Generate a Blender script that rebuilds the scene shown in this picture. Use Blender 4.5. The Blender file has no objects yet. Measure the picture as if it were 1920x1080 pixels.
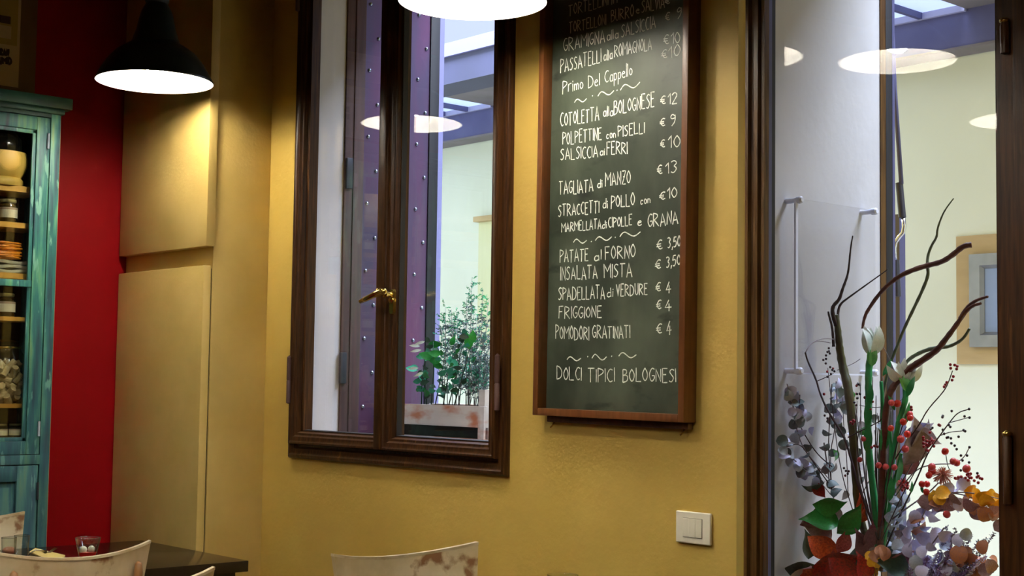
import bpy, math, random
from mathutils import Vector, Matrix, Euler
random.seed(7)
SC = bpy.context.scene
COL = SC.collection
PI = math.pi
# ------------------------------------------------------------------ camera
FPX = 2698.57
YAW, PIT, ROL = [math.radians(a) for a in (41.65028, 3.7516127, 0.7927603)]
EYE = Vector((0, 0, 1.36))
_d = Vector((-math.cos(YAW)*math.cos(PIT), math.sin(YAW)*math.cos(PIT), math.sin(PIT)))
_r = Vector((math.sin(YAW), math.cos(YAW), 0)); _u = _r.cross(_d)
CR = math.cos(ROL)*_r + math.sin(ROL)*_u
CU = -math.sin(ROL)*_r + math.cos(ROL)*_u
cam = bpy.data.cameras.new('camera'); camo = bpy.data.objects.new('camera', cam); COL.objects.link(camo)
cam.sensor_width = 36; cam.lens = 36*FPX/1920; cam.clip_start = .02; cam.clip_end = 100
M = Matrix((CR, CU, -_d)).transposed().to_4x4(); M.translation = EYE
camo.matrix_world = M; SC.camera = camo
# ------------------------------------------------------------------ world, light, exposure
SC.view_settings.view_transform = 'Standard'; SC.view_settings.look = 'None'
SC.view_settings.gamma = 1; SC.view_settings.use_curve_mapping = False
SC.view_settings.exposure = 0.64
SC.cycles.max_bounces = 8; SC.cycles.transparent_max_bounces = 16
SC.cycles.sample_clamp_indirect = 40
SC.cycles.caustics_reflective = False; SC.cycles.caustics_refractive = False
wd = bpy.data.worlds.new('sky'); SC.world = wd; wd.use_nodes = True
bg = wd.node_tree.nodes['Background']; bg.inputs[0].default_value = (.60, .70, 1.0, 1); bg.inputs[1].default_value = .9

def area(name, loc, rot, sx, sy, power, col):
    l = bpy.data.lights.new(name, 'AREA'); l.shape = 'RECTANGLE'; l.size = sx; l.size_y = sy; l.energy = power; l.color = col
    o = bpy.data.objects.new(name, l); o.location = loc; o.rotation_euler = rot; COL.objects.link(o); return o
area('daylight_over_courtyard', (-4.2, 4.3, 4.6), (0, 0, 0), 8.5, 1.5, 800, (.72, .82, 1.0))
BULB = 118.0      # emission of each lamp's bulb

# ------------------------------------------------------------------ pixel helpers (photo measurement -> a point on a real plane)
def ray(x, y): return _d + CR*((x-960)/FPX) - CU*((y-540)/FPX)
def PY(x, y, v): k = ray(x, y); return EYE + k*(v/k.y)
def PX(x, y, v): k = ray(x, y); return EYE + k*(v/k.x)
def PZ(x, y, v): k = ray(x, y); return EYE + k*((v-EYE.z)/k.z)

# ------------------------------------------------------------------ materials
MATS = {}
def mat(name, col, rough=.6, metal=0., col2=None, scale=8., stretch=(1, 1, 1), lo=.35, hi=.65, bump=0., bscale=None, emis=None, es=0., spec=None, col3=None, scale3=3., lo3=.55, hi3=.7, stretch3=(1,1,1), sss=0, detail=4., alpha=None, coat=0):
    m = bpy.data.materials.new(name); m.use_nodes = True; nt = m.node_tree; N = nt.nodes; L = nt.links
    b = N['Principled BSDF']; b.inputs['Base Color'].default_value = (*col, 1); b.inputs['Roughness'].default_value = rough; b.inputs['Metallic'].default_value = metal
    if spec is not None: b.inputs['Specular IOR Level'].default_value = spec
    if coat: b.inputs['Coat Weight'].default_value = coat; b.inputs['Coat Roughness'].default_value = .15
    tc = N.new('ShaderNodeTexCoord')
    def noise(sc, st, dt=4.):
        mp = N.new('ShaderNodeMapping'); mp.inputs['Scale'].default_value = st; L.new(tc.outputs['Object'], mp.inputs[0])
        n = N.new('ShaderNodeTexNoise'); n.inputs['Scale'].default_value = sc; n.inputs['Detail'].default_value = dt; L.new(mp.outputs[0], n.inputs['Vector']); return n
    cur = None
    if col2:
        n = noise(scale, stretch, detail); r = N.new('ShaderNodeValToRGB'); r.color_ramp.elements[0].position = lo; r.color_ramp.elements[1].position = hi
        r.color_ramp.elements[0].color = (*col, 1); r.color_ramp.elements[1].color = (*col2, 1); L.new(n.outputs['Fac'], r.inputs[0]); cur = r.outputs[0]
    if col3:
        n = noise(scale3, stretch3, 6.); r = N.new('ShaderNodeValToRGB'); r.color_ramp.elements[0].position = lo3; r.color_ramp.elements[1].position = hi3
        L.new(n.outputs['Fac'], r.inputs[0]); mx = N.new('ShaderNodeMixRGB'); L.new(r.outputs[0], mx.inputs[0]); L.new(cur, mx.inputs[1]); mx.inputs[2].default_value = (*col3, 1); cur = mx.outputs[0]
    if cur: L.new(cur, b.inputs['Base Color'])
    if bump:
        n = noise(bscale or scale*3, stretch); bp = N.new('ShaderNodeBump'); bp.inputs['Strength'].default_value = bump; bp.inputs['Distance'].default_value = .004
        L.new(n.outputs['Fac'], bp.inputs['Height']); L.new(bp.outputs[0], b.inputs['Normal'])
    if emis: b.inputs['Emission Color'].default_value = (*emis, 1); b.inputs['Emission Strength'].default_value = es
    MATS[name] = m; return m
mat('ochre', (.56, .385, .072), .62, col2=(.63, .44, .10), scale=3, lo=.3, hi=.7, bump=.25, bscale=60, col3=(.50, .33, .07), scale3=1.3, lo3=.5, hi3=.75)
mat('ochre_paint', (.58, .41, .12), .42, col2=(.64, .46, .15), scale=6, bump=.12, bscale=90)
mat('red_paint', (.27, .001, .003), .5, spec=.2, col2=(.31, .001, .004), scale=4, bump=.1, bscale=70)
mat('dark_ceiling', (.10, .07, .04), .8, col2=(.13, .09, .05), scale=5)
mat('floor_tile', (.16, .08, .04), .35, col2=(.22, .11, .06), scale=4)
mat('window_wood', (.028, .0095, .003), .36, spec=.3, col2=(.070, .026, .007), scale=9, stretch=(14, 14, .8), col3=(.18, .078, .018), scale3=6, stretch3=(9, 9, .7), lo3=.62, hi3=.82, bump=.1, bscale=25)
mat('window_wood_h', (.028, .0095, .003), .36, spec=.3, col2=(.08, .03, .008), scale=9, stretch=(.8, 14, 14), col3=(.26, .11, .03), scale3=6, stretch3=(.7, 9, 9), lo3=.6, hi3=.82, bump=.1, bscale=25)
mat('door_wood', (.060, .026, .007), .4, spec=.3, col2=(.13, .062, .016), scale=9, stretch=(14, 14, .8), col3=(.20, .10, .03), scale3=6, stretch3=(9, 9, .7), lo3=.6, hi3=.8, bump=.1, bscale=25)
mat('board_wood', (.115, .038, .010), .38, col2=(.19, .068, .018), scale=7, stretch=(8, 8, .8), lo=.3, hi=.7)
mat('board_shadow', (.05, .015, .005), .5, col2=(.08, .024, .008), scale=7, stretch=(8, 8, .8))  # dark brown that paints the shade below the board
mat('slate', (.026, .036, .022), .5, col2=(.085, .105, .070), scale=3.6, stretch=(1.5, 1, .8), lo=.36, hi=.68, detail=7., col3=(.012, .016, .011), scale3=6, stretch3=(1.5, 1, 3.5), lo3=.60, hi3=.76, bump=.05)
mat('chalk', (.92, .96, .88), .95, col2=(.55, .58, .48), scale=60, lo=.42, hi=.72)
mat('chalk_shaded', (.85, .85, .72), .95, col2=(.58, .58, .48), scale=60, lo=.42, hi=.72)  # shade above the lamp's reach put into the top lines' colour
mat('switch_plastic', (.90, .86, .70), .35)
mat('switch_gap', (.25, .22, .15), .6)
mat('brass', (.72, .50, .14), .22, 1.0, col2=(.60, .40, .10), scale=20)
mat('steel', (.55, .55, .58), .28, 1.0)
mat('chrome', (.80, .82, .90), .12, 1.0)
mat('dark_iron', (.035, .037, .05), .4, .3, col2=(.06, .06, .08), scale=12)
mat('black_rubber', (.006, .006, .008), .55)
mat('slate_blue_metal', (.09, .09, .19), .4, .2, col2=(.12, .12, .24), scale=9, stretch=(4, 4, .5))
mat('lamp_enamel', (.012, .020, .018), .32, .1, col2=(.018, .028, .025), scale=10)
mat('lamp_white', (.88, .88, .85), .5)
mat('bulb', (1, 1, 1), .3, emis=(1.0, .92, .79), es=BULB)
mat('reveal_plaster', (.56, .55, .56), .8, col2=(.62, .61, .62), scale=4, bump=.2, bscale=40)
mat('court_cream', (.72, .75, .62), .8, col2=(.76, .79, .67), scale=1.5, bump=.15, bscale=30)
mat('beam_paint', (.10, .10, .23), .6, col2=(.13, .13, .27), scale=4)
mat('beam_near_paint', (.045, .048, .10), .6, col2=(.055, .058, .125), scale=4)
mat('beam_strip', (.22, .22, .42), .6)
mat('beam_light', (.42, .42, .62), .6)
mat('soffit', (.19, .17, .17), .8, col2=(.23, .20, .22), scale=5)
mat('skylight', (.6, .7, .9), .4, emis=(.45, .58, .95), es=.75)  # pane glow stands in for daylight coming through the glass
mat('niche_wood', (.46, .33, .16), .7, col2=(.52, .38, .19), scale=5, stretch=(1, 1, 4))
mat('niche_yellow', (.70, .70, .42), .8, col2=(.74, .74, .48), scale=3)
mat('niche_metal', (.22, .23, .24), .45, .5, col2=(.30, .31, .32), scale=8)
mat('frosted_blue', (.20, .28, .50), .25, col2=(.26, .35, .58), scale=2)
mat('stone', (.25, .24, .25), .8, col2=(.33, .32, .33), scale=6)
mat('plate_metal', (.10, .085, .15), .35, .5, col2=(.17, .07, .15), scale=3, stretch=(3, 3, .6), lo=.35, hi=.7)
mat('rivet', (.35, .42, .55), .25, .9)
mat('old_wood', (.07, .035, .035), .6, col2=(.11, .055, .05), scale=6, stretch=(8, 8, .8))
mat('crate_wood', (.55, .53, .53), .75, col2=(.66, .63, .62), scale=6, stretch=(1, 6, 6), col3=(.45, .16, .08), scale3=8, lo3=.46, hi3=.62, stretch3=(1, 1, 2.2))
mat('soil', (.02, .015, .01), .95)
mat('table_black', (.010, .006, .005), .16, col2=(.016, .009, .007), scale=6)
mat('cream_distress', (.66, .55, .36), .5, col2=(.50, .38, .20), scale=9, lo=.38, hi=.66, col3=(.24, .11, .04), scale3=13, lo3=.56, hi3=.64, bump=.12)
mat('cream_edge', (.68, .57, .38), .4, col2=(.50, .33, .16), scale=14, lo=.45, hi=.75)
mat('bronze_wood', (.26, .12, .04), .35, col2=(.36, .18, .07), scale=10)
mat('napkin', (.68, .52, .16), .85, col2=(.74, .58, .2), scale=20)
mat('fork_steel', (.5, .42, .32), .25, 1.0)
mat('red_jelly', (.62, .02, .015), .2)
mat('white_ball', (.85, .82, .66), .5)
mat('pale_wood', (.62, .38, .06), .5, col2=(.78, .52, .12), scale=5, stretch=(3, 3, .6))
mat('shelf_wood', (.60, .30, .04), .5, col2=(.70, .38, .06), scale=6, stretch=(5, 1, 5))
mat('cabinet_inside', (.035, .022, .012), .8)
mat('dark_glass_jar', (.012, .012, .010), .12)
mat('honey', (.10, .055, .012), .12)
mat('jar_lid', (.45, .42, .22), .3, .8)
mat('paper_label', (.72, .66, .50), .8, col2=(.64, .58, .42), scale=30)
mat('label_band', (.42, .30, .22), .8)
mat('orange_pack', (.85, .30, .015), .4, col2=(.70, .20, .01), scale=30, lo=.4, hi=.6)
mat('linen', (.40, .37, .27), .85, col2=(.48, .45, .34), scale=15)
mat('kraft', (.50, .28, .07), .8)
mat('cork', (.58, .42, .20), .8, col2=(.68, .52, .28), scale=60, lo=.4, hi=.6)
mat('poster_board', (.16, .085, .03), .7, col2=(.19, .10, .04), scale=5)
mat('poster_paper', (.50, .38, .26), .8, col2=(.56, .42, .30), scale=6)
mat('poster_gold', (.38, .28, .08), .7)
mat('poster_dark', (.05, .025, .02), .8)
mat('acrylic', (.75, .78, .92), .1)
# greenery
mat('green_leaf', (.010, .24, .04), .3, col2=(.02, .34, .06), scale=20)
mat('dark_leaf', (.015, .06, .03), .5, col2=(.03, .09, .05), scale=20)
mat('teal_leaf', (.02, .30, .17), .5, col2=(.04, .42, .24), scale=20)
mat('bright_leaf', (.02, .40, .12), .45, col2=(.05, .5, .18), scale=20)
mat('grey_leaf', (.08, .13, .14), .6, col2=(.15, .21, .24), scale=30)
mat('euca', (.36, .43, .52), .5, col2=(.48, .55, .66), scale=18)
mat('euca_dark', (.08, .12, .12), .55, col2=(.13, .18, .18), scale=18)
mat('euca_lilac', (.56, .56, .82), .5, col2=(.66, .66, .92), scale=14)
mat('euca_mauve', (.30, .17, .17), .55, col2=(.40, .26, .27), scale=14)
mat('euca_orange', (.55, .22, .08), .55, col2=(.42, .18, .12), scale=14)
mat('euca_yellow', (.95, .55, .02), .5, col2=(.88, .42, .02), scale=14)
mat('red_leaf', (.60, .02, .015), .4, col2=(.22, .01, .015), scale=20)
mat('orange_leaf', (.85, .12, .02), .4, col2=(.45, .03, .01), scale=20)
mat('pink_leaf', (.70, .12, .13), .45, col2=(.34, .03, .05), scale=20)
mat('mauve_leaf', (.16, .05, .07), .5, col2=(.25, .09, .11), scale=20)
mat('dry_leaf', (.20, .16, .15), .65, col2=(.28, .24, .24), scale=12)
mat('hip', (.75, .05, .02), .28, col2=(.62, .02, .02), scale=60)
mat('fruit_red', (.45, .10, .05), .4, col2=(.5, .2, .08), scale=30)
mat('hip_pink', (.75, .10, .10), .3, col2=(.6, .05, .06), scale=60)
mat('berry_red', (.30, .01, .02), .3)
mat('berry_black', (.02, .012, .02), .3)
mat('bark_red', (.075, .022, .015), .55, col2=(.13, .04, .022), scale=30, stretch=(1, 1, 3))
mat('bark_dark', (.025, .018, .020), .6, col2=(.05, .035, .035), scale=40)
mat('bark_olive', (.07, .075, .012), .5, col2=(.035, .035, .015), scale=20, stretch=(6, 6, 1))
mat('bark_green', (.12, .17, .10), .6, col2=(.08, .10, .07), scale=40)
mat('twig_grey', (.17, .14, .16), .6, col2=(.26, .23, .25), scale=40)
mat('stem_green', (.01, .25, .07), .35, col2=(.02, .36, .11), scale=30)
mat('petal', (.78, .80, .74), .45, col2=(.62, .74, .62), scale=25)
mat('petal_green', (.10, .50, .12), .45, col2=(.2, .6, .2), scale=25)
mat('heather', (.26, .12, .38), .7, col2=(.40, .30, .55), scale=90)
mat('heather_grey', (.15, .13, .20), .7)
mat('spider_flower', (.50, .20, .12), .6)

def thin_glass(name, tint=(1, 1, 1), boost=1.0, ior=1.5):
    m = bpy.data.materials.new(name); m.use_nodes = True; nt = m.node_tree; N = nt.nodes; L = nt.links
    for n in list(N):
        if n.type != 'OUTPUT_MATERIAL': N.remove(n)
    out = [n for n in N if n.type == 'OUTPUT_MATERIAL'][0]
    g = N.new('ShaderNodeNewGeometry'); ma = N.new('ShaderNodeMath'); ma.operation = 'MULTIPLY_ADD'
    L.new(g.outputs['Backfacing'], ma.inputs[0]); ma.inputs[1].default_value = 1/ior-ior; ma.inputs[2].default_value = ior
    fr = N.new('ShaderNodeFresnel'); L.new(ma.outputs[0], fr.inputs['IOR'])
    mb = N.new('ShaderNodeMath'); mb.operation = 'MULTIPLY'; mb.inputs[1].default_value = boost; mb.use_clamp = True; L.new(fr.outputs[0], mb.inputs[0])
    tr = N.new('ShaderNodeBsdfTransparent'); tr.inputs[0].default_value = (*tint, 1)
    gl = N.new('ShaderNodeBsdfGlossy'); gl.inputs['Roughness'].default_value = 0.0
    mx = N.new('ShaderNodeMixShader'); L.new(mb.outputs[0], mx.inputs[0]); L.new(tr.outputs[0], mx.inputs[1]); L.new(gl.outputs[0], mx.inputs[2]); L.new(mx.outputs[0], out.inputs[0])
    MATS[name] = m; return m
thin_glass('glass', (.97, .97, .985), 1.15); thin_glass('jar_glass', (.93, .95, .93), 1.3); thin_glass('acrylic_clear', (.97, .97, .99), 1.2)

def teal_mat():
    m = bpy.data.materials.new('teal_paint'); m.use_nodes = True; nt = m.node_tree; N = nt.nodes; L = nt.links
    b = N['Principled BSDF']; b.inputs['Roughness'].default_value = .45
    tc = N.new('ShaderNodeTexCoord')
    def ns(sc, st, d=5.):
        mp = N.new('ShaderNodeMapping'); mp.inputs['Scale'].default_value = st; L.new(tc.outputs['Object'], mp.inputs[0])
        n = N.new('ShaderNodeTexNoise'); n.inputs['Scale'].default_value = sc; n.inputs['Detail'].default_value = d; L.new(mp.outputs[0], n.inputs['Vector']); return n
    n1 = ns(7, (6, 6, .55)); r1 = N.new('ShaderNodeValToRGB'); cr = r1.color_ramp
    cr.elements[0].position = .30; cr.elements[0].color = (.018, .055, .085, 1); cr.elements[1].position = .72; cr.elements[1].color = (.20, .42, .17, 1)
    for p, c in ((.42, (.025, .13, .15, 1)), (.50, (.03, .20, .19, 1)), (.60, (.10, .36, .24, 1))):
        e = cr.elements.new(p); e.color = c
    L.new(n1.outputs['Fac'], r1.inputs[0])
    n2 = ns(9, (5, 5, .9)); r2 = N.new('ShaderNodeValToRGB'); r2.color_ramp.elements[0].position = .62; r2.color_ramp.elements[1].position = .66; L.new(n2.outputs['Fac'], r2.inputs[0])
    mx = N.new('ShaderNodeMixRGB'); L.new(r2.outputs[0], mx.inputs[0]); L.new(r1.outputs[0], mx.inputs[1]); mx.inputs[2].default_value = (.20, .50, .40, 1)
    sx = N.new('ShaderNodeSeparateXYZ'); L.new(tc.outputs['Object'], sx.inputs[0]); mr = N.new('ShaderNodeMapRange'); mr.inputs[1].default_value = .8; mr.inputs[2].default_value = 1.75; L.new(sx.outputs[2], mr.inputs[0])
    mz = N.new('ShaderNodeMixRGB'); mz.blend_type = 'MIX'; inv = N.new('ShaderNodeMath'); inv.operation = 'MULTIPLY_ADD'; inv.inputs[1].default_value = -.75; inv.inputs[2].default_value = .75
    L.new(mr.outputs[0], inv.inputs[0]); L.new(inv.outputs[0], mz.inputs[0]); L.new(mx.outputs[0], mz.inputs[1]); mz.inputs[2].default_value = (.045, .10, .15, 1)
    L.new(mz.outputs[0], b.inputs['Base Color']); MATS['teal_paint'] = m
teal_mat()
mat('teal_dark', (.012, .07, .065), .42, col2=(.03, .16, .14), scale=8, stretch=(4, .7, 4), col3=(.16, .36, .30), scale3=9, stretch3=(3, .8, 6), lo3=.64, hi3=.72)

# ------------------------------------------------------------------ mesh builders
class MB:
    def __init__(s): s.v = []; s.f = []
    def add(s, vs, fs):
        k = len(s.v); s.v += [Vector(p) for p in vs]; s.f += [tuple(i+k for i in f) for f in fs]; return s
    def box(s, x0, x1, y0, y1, z0, z1):
        return s.add([(x0,y0,z0),(x1,y0,z0),(x1,y1,z0),(x0,y1,z0),(x0,y0,z1),(x1,y0,z1),(x1,y1,z1),(x0,y1,z1)],
                     [(0,3,2,1),(4,5,6,7),(0,1,5,4),(1,2,6,5),(2,3,7,6),(3,0,4,7)])
    def tube(s, pts, rad, n=8, cap=True):
        pts = [Vector(p) for p in pts]; R = rad if isinstance(rad, (list, tuple)) else [rad]*len(pts)
        k = len(s.v); up = None
        for i, p in enumerate(pts):
            t = (pts[min(i+1, len(pts)-1)]-pts[max(i-1, 0)]).normalized()
            if up is None: up = Vector((0, 0, 1)) if abs(t.z) < .9 else Vector((1, 0, 0))
            a = (up - t*up.dot(t)).normalized(); up = a; b = t.cross(a)
            for j in range(n):
                q = 2*PI*j/n; s.v.append(p + (a*math.cos(q)+b*math.sin(q))*R[i])
        for i in range(len(pts)-1):
            for j in range(n):
                j2 = (j+1) % n; s.f.append((k+i*n+j, k+i*n+j2, k+(i+1)*n+j2, k+(i+1)*n+j))
        if cap: s.f.append(tuple(k+j for j in reversed(range(n)))); e = k+(len(pts)-1)*n; s.f.append(tuple(e+j for j in range(n)))
        return s
    def lathe(s, c, prof, n=24, axis='z'):
        c = Vector(c); k = len(s.v)
        for r, h in prof:
            for j in range(n):
                q = 2*PI*j/n; a, b = r*math.cos(q), r*math.sin(q)
                s.v.append(c + (Vector((a, b, h)) if axis == 'z' else Vector((h, a, b)) if axis == 'x' else Vector((b, h, a))))
        for i in range(len(prof)-1):
            for j in range(n):
                j2 = (j+1) % n; s.f.append((k+i*n+j, k+i*n+j2, k+(i+1)*n+j2, k+(i+1)*n+j))
        if prof[0][0] > 1e-5: s.f.append(tuple(k+j for j in reversed(range(n))))
        if prof[-1][0] > 1e-5: e = k+(len(prof)-1)*n; s.f.append(tuple(e+j for j in range(n)))
        return s
    def open_lathe(s, c, prof, n=24):
        f0 = len(s.f); s.lathe(c, prof, n)
        s.f = [f for f in s.f if len(f) <= 4]; return s
    def ball(s, c, r, n=10, m=6, sz=1.):
        return s.lathe(c, [(max(1e-6, r*math.sin(PI*i/m)), -r*sz*math.cos(PI*i/m)) for i in range(m+1)], n)
    def frame(s, x0, x1, z0, z1, y, prof):
        """mitred moulding round a rectangle in an XZ plane; prof = (inset, depth towards the room)"""
        n = len(prof); k = len(s.v)
        for cx, cz, sx, sz in ((x0,z0,1,1),(x1,z0,-1,1),(x1,z1,-1,-1),(x0,z1,1,-1)):
            for a, dp in prof: s.v.append(Vector((cx+sx*a, y-dp, cz+sz*a)))
        for c in range(4):
            for i in range(n):
                i2 = (i+1) % n; c2 = (c+1) % 4
                s.f.append((k+c*n+i, k+c2*n+i, k+c2*n+i2, k+c*n+i2))
        return s
    def prism(s, outline, f0, f1):
        """outline 2D points, f0/f1 functions mapping to the two faces"""
        n = len(outline); vs = [f0(*p) for p in outline]+[f1(*p) for p in outline]
        return s.add(vs, [tuple(range(n)), tuple(reversed(range(n, 2*n)))]+[(i, (i+1) % n+0, n+(i+1) % n, n+i) for i in range(n)])
ORG = {}
def link(o, parent=None):
    COL.objects.link(o)
    if parent is not None: o.parent = parent
    return o
def thing(name, label, cat, loc, group=None):
    o = bpy.data.objects.new(name, None); o.empty_display_size = .05; o.location = loc; link(o); ORG[o] = Vector(loc)
    o['label'] = label; o['category'] = cat
    if group: o['group'] = group
    return o
def obj(name, mb, m, parent=None, smooth=False, bevel=0., label=None, kind=None, loc=None, cat=None, group=None, seg=2):
    org = ORG[parent] if parent is not None else Vector(loc or (0, 0, 0))
    me = bpy.data.meshes.new(name); me.from_pydata([tuple(p-org) for p in mb.v], [], mb.f); me.materials.append(MATS[m])
    import bmesh
    b = bmesh.new(); b.from_mesh(me); bmesh.ops.recalc_face_normals(b, faces=b.faces)
    if bevel:
        es = [e for e in b.edges if e.is_manifold and e.calc_face_angle(0) > .6]
        bmesh.ops.bevel(b, geom=es, offset=bevel, segments=seg, profile=.6, affect='EDGES', clamp_overlap=True)
    b.to_mesh(me); b.free()
    if smooth or bevel:
        for p in me.polygons: p.use_smooth = True
        if not smooth or smooth == 'angle':
            try: me.set_sharp_from_angle(angle=math.radians(38))
            except Exception: pass
    o = bpy.data.objects.new(name, me); link(o, parent); ORG[o] = org
    if parent is None and loc is not None: o.location = loc
    if label: o['label'] = label
    if kind: o['kind'] = kind
    if cat: o['category'] = cat
    if group: o['group'] = group
    return o
def put(name, mesh, parent, p, rot=None, sc=1., kind=None):
    o = bpy.data.objects.new(name, mesh); link(o, parent)
    R = rot if rot is not None else Matrix.Identity(3)
    S = Matrix.Diagonal((sc, sc, sc) if isinstance(sc, (int, float)) else sc)
    o.matrix_basis = Matrix.Translation(Vector(p)-ORG[parent]) @ (R @ S).to_4x4()
    ORG[o] = ORG[parent]
    return o
def box(*a): return MB().box(*a)
def S(name, mb, m, **k): return obj(name, mb, m, kind='structure', **k)

# ------------------------------------------------------------------ key planes
W = 2.785            # room face of the long wall
WO = 3.385           # its courtyard face
RX = -5.117          # red wall
WL, WR = -4.22, -3.19        # window opening
DL, DR = -2.27, -1.50        # glazed doorway opening
FW = 6.2
CEIL = 3.35
# ------------------------------------------------------------------ structure
S('wall_long', box(RX-.1, WL-.02, W, WO, 0, CEIL).box(WL-.02, WR, W, WO, 0, 1.12).box(WL-.02, WR, W, WO, 2.93, CEIL).box(WR, DL-.02, W, WO, 0, CEIL)
  .box(DL-.02, DR, W, WO, 0, .5).box(DL-.02, DR, W, WO, 2.75, CEIL).box(DR, 1.6, W, WO, 0, CEIL), 'ochre')
S('wall_red', box(RX-.1, RX, -3, W, 0, CEIL), 'red_paint')
S('wall_rear', box(RX-.1, 1.7, -3.1, -3, 0, CEIL), 'ochre')
S('wall_right', box(1.6, 1.7, -3, W, 0, CEIL), 'ochre')
S('ceiling', box(RX-.1, 1.7, -3.1, WO, CEIL, CEIL+.1), 'dark_ceiling')
S('floor', box(RX-.1, 1.7, -3.1, W, -.05, 0), 'floor_tile')
# courtyard
S('courtyard_floor', box(-9.2, 1.6, WO, FW, -.05, 0), 'stone')
S('wall_courtyard_far', box(-9.2, 1.6, FW, FW+.1, 0, 3.6), 'court_cream')
S('wall_courtyard_left', box(-9.3, -9.2, WO, FW, 0, 3.6), 'court_cream')
S('wall_courtyard_right', box(1.6, 1.7, WO, FW, 0, 3.6), 'court_cream')
S('wall_courtyard_near', box(-9.2, RX-.1, WO-.1, WO, 0, 3.6), 'court_cream')

# window reveal, pale plaster of the outer opening
S('trim_1', box(WL-.02, WL, W+.03, 2.940, 1.12, 2.93), 'reveal_plaster')
S('trim_2', box(DL-.02, DL, W+.05, 3.369, .5, 2.75), 'reveal_plaster')
S('trim_3', box(WL, WR, W+.09, WO+.02, 1.12, 1.135), 'stone')

# ------------------------------------------------------------------ window (two casements)
wf = obj('window_1', MB().frame(PY(541.5, 856, W-.012).x, -3.13, 1.088, 2.97, W, [(0, -.01), (0, .012), (.006, .02), (.014, .022), (.022, .016), (.034, .014), (.040, .004), (.075, .004), (.075, -.032), (.055, -.032)]), 'window_wood', kind='structure', smooth='angle')
GY = W+.02
def casement(x0, x1, hinge_x, side):
    z0, z1 = 1.137, 2.93
    c = obj('casement', MB().frame(x0, x1, z0, z1, W, [(a*.887, b) for a, b in ((0, -.03), (0, .024), (.004, .030), (.010, .031), (.017, .026), (.030, .025), (.036, .018), (.044, .017), (.050, .004), (.053, .004), (.053, -.03))]), 'window_wood', wf, smooth='angle')
    i = .047
    obj('glass_pane', box(x0+i-.004, x1-i+.004, GY-.002, GY+.002, z0+i-.004, z1-i+.004), 'glass', c)
    obj('glazing_bead', MB().frame(x0+i-.002, x1-i+.002, z0+i-.002, z1-i+.002, W, [(0, .0), (.004, .002), (.006, -.016), (0, -.016)]), 'black_rubber', c)
    for zz in (1.36, 2.74):
        h = obj('hinge', MB().lathe((hinge_x, W-.034, zz-.085), [(.001, 0), (.008, .004), (.008, .080), (.0065, .082), (.008, .085), (.008, .162), (.001, .168)], 10), 'old_wood', c, smooth='angle')
    return c
xm = -3.721
c1 = casement(-4.258, xm-.001, -4.252, -1)
c2 = casement(xm+.001, -3.168, -3.152, 1)
# cover strip on the meeting stile
obj('meeting_strip', box(xm-.028, xm+.010, W-.038, W-.026, 1.14, 2.92), 'window_wood', c1, bevel=.005)
# brass handle
hp = PY(737, 563, W-.04)
hb = MB(); hx, hz = hp.x, hp.z
hb.lathe((hx, W-.052, hz), [(.001, 0), (.010, .002), (.013, .008), (.013, .014)], 14, axis='y')
out = []
for a in range(16):
    q = 2*PI*a/16; out.append((.013*math.cos(q), (.024 if math.sin(q) >= 0 else -.034)+.013*math.sin(q)))
hb.prism(out, lambda u, v: Vector((hx+u, W-.038, hz+v)), lambda u, v: Vector((hx+u*.8, W-.047, hz+v*.93)))
hb.lathe((hx, W-.075, hz+.018), [(.001, 0), (.012, .002), (.010, .010), (.007, .020), (.009, .030)], 14, axis='y')
handle = obj('window_handle', hb, 'brass', c1, smooth='angle')
hl = MB().tube([(hx+.014, W-.082, hz+.024), (hx, W-.086, hz+.024), (hx-.025, W-.095, hz+.016), (hx-.060, W-.100, hz+.004), (hx-.095, W-.098, hz-.003)], [.008, .0125, .010, .0085, .0075], 12)
hl.ball((hx+.008, W-.083, hz+.025), .0115)
hl.ball((hx-.012, W-.088, hz+.026), .0115)
obj('handle_lever', hl, 'brass', handle, smooth=True)

# ------------------------------------------------------------------ riveted shutter folded into the window reveal
sh = thing('folded_shutter', 'riveted purple-grey metal shutter with brown stile, folded back inside the window reveal', 'shutter', (WL, 3.1, 1.135))
obj('wooden_stile', box(WL, WL+.008, 2.940, 3.022, 1.135, 2.92).box(WL, WL+.012, 2.975, 2.985, 1.135, 2.92), 'old_wood', sh, bevel=.002)
obj('metal_plate', box(WL, WL+.006, 3.022, 3.318, 1.135, 2.92), 'plate_metal', sh)
obj('edge_bar', box(WL, WL+.012, 3.318, 3.362, 1.135, 2.92), 'black_rubber', sh, bevel=.003)
obj('edge_strip', box(WL, WL+.01, 3.362, 3.384, 1.135, 2.92), 'beam_strip', sh)
rv = MB().lathe((0, 0, 0), [(.0075, 0), (.007, .003), (.004, .006), (.0001, .0068)], 8, axis='x')
rme = bpy.data.meshes.new('rivet'); rme.from_pydata([tuple(p) for p in rv.v], [], rv.f); rme.materials.append(MATS['rivet'])
for p in rme.polygons: p.use_smooth = True
zz0 = PX(688, 130, WL+.012).z; dz = zz0 - PX(686, 255, WL+.012).z
for k in range(-2, 9):
    z = zz0 - k*dz
    for yy, off in ((3.040, 0), (3.115, 0), (3.078, .5), (3.262, 0), (3.300, .5), (3.19, .5)):
        zq = z - off*dz
        if 1.16 < zq < 2.9: put('rivet', rme, sh, (WL+.006, yy, zq))
for px, py in ((645, 690), (657, 325)):
    q = PX(px, py, WL+.015); obj('strap_hinge', box(WL+.006, WL+.018, q.y-.016, q.y+.010, q.z-.055, q.z+.055), 'dark_iron', sh, bevel=.003)

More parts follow.
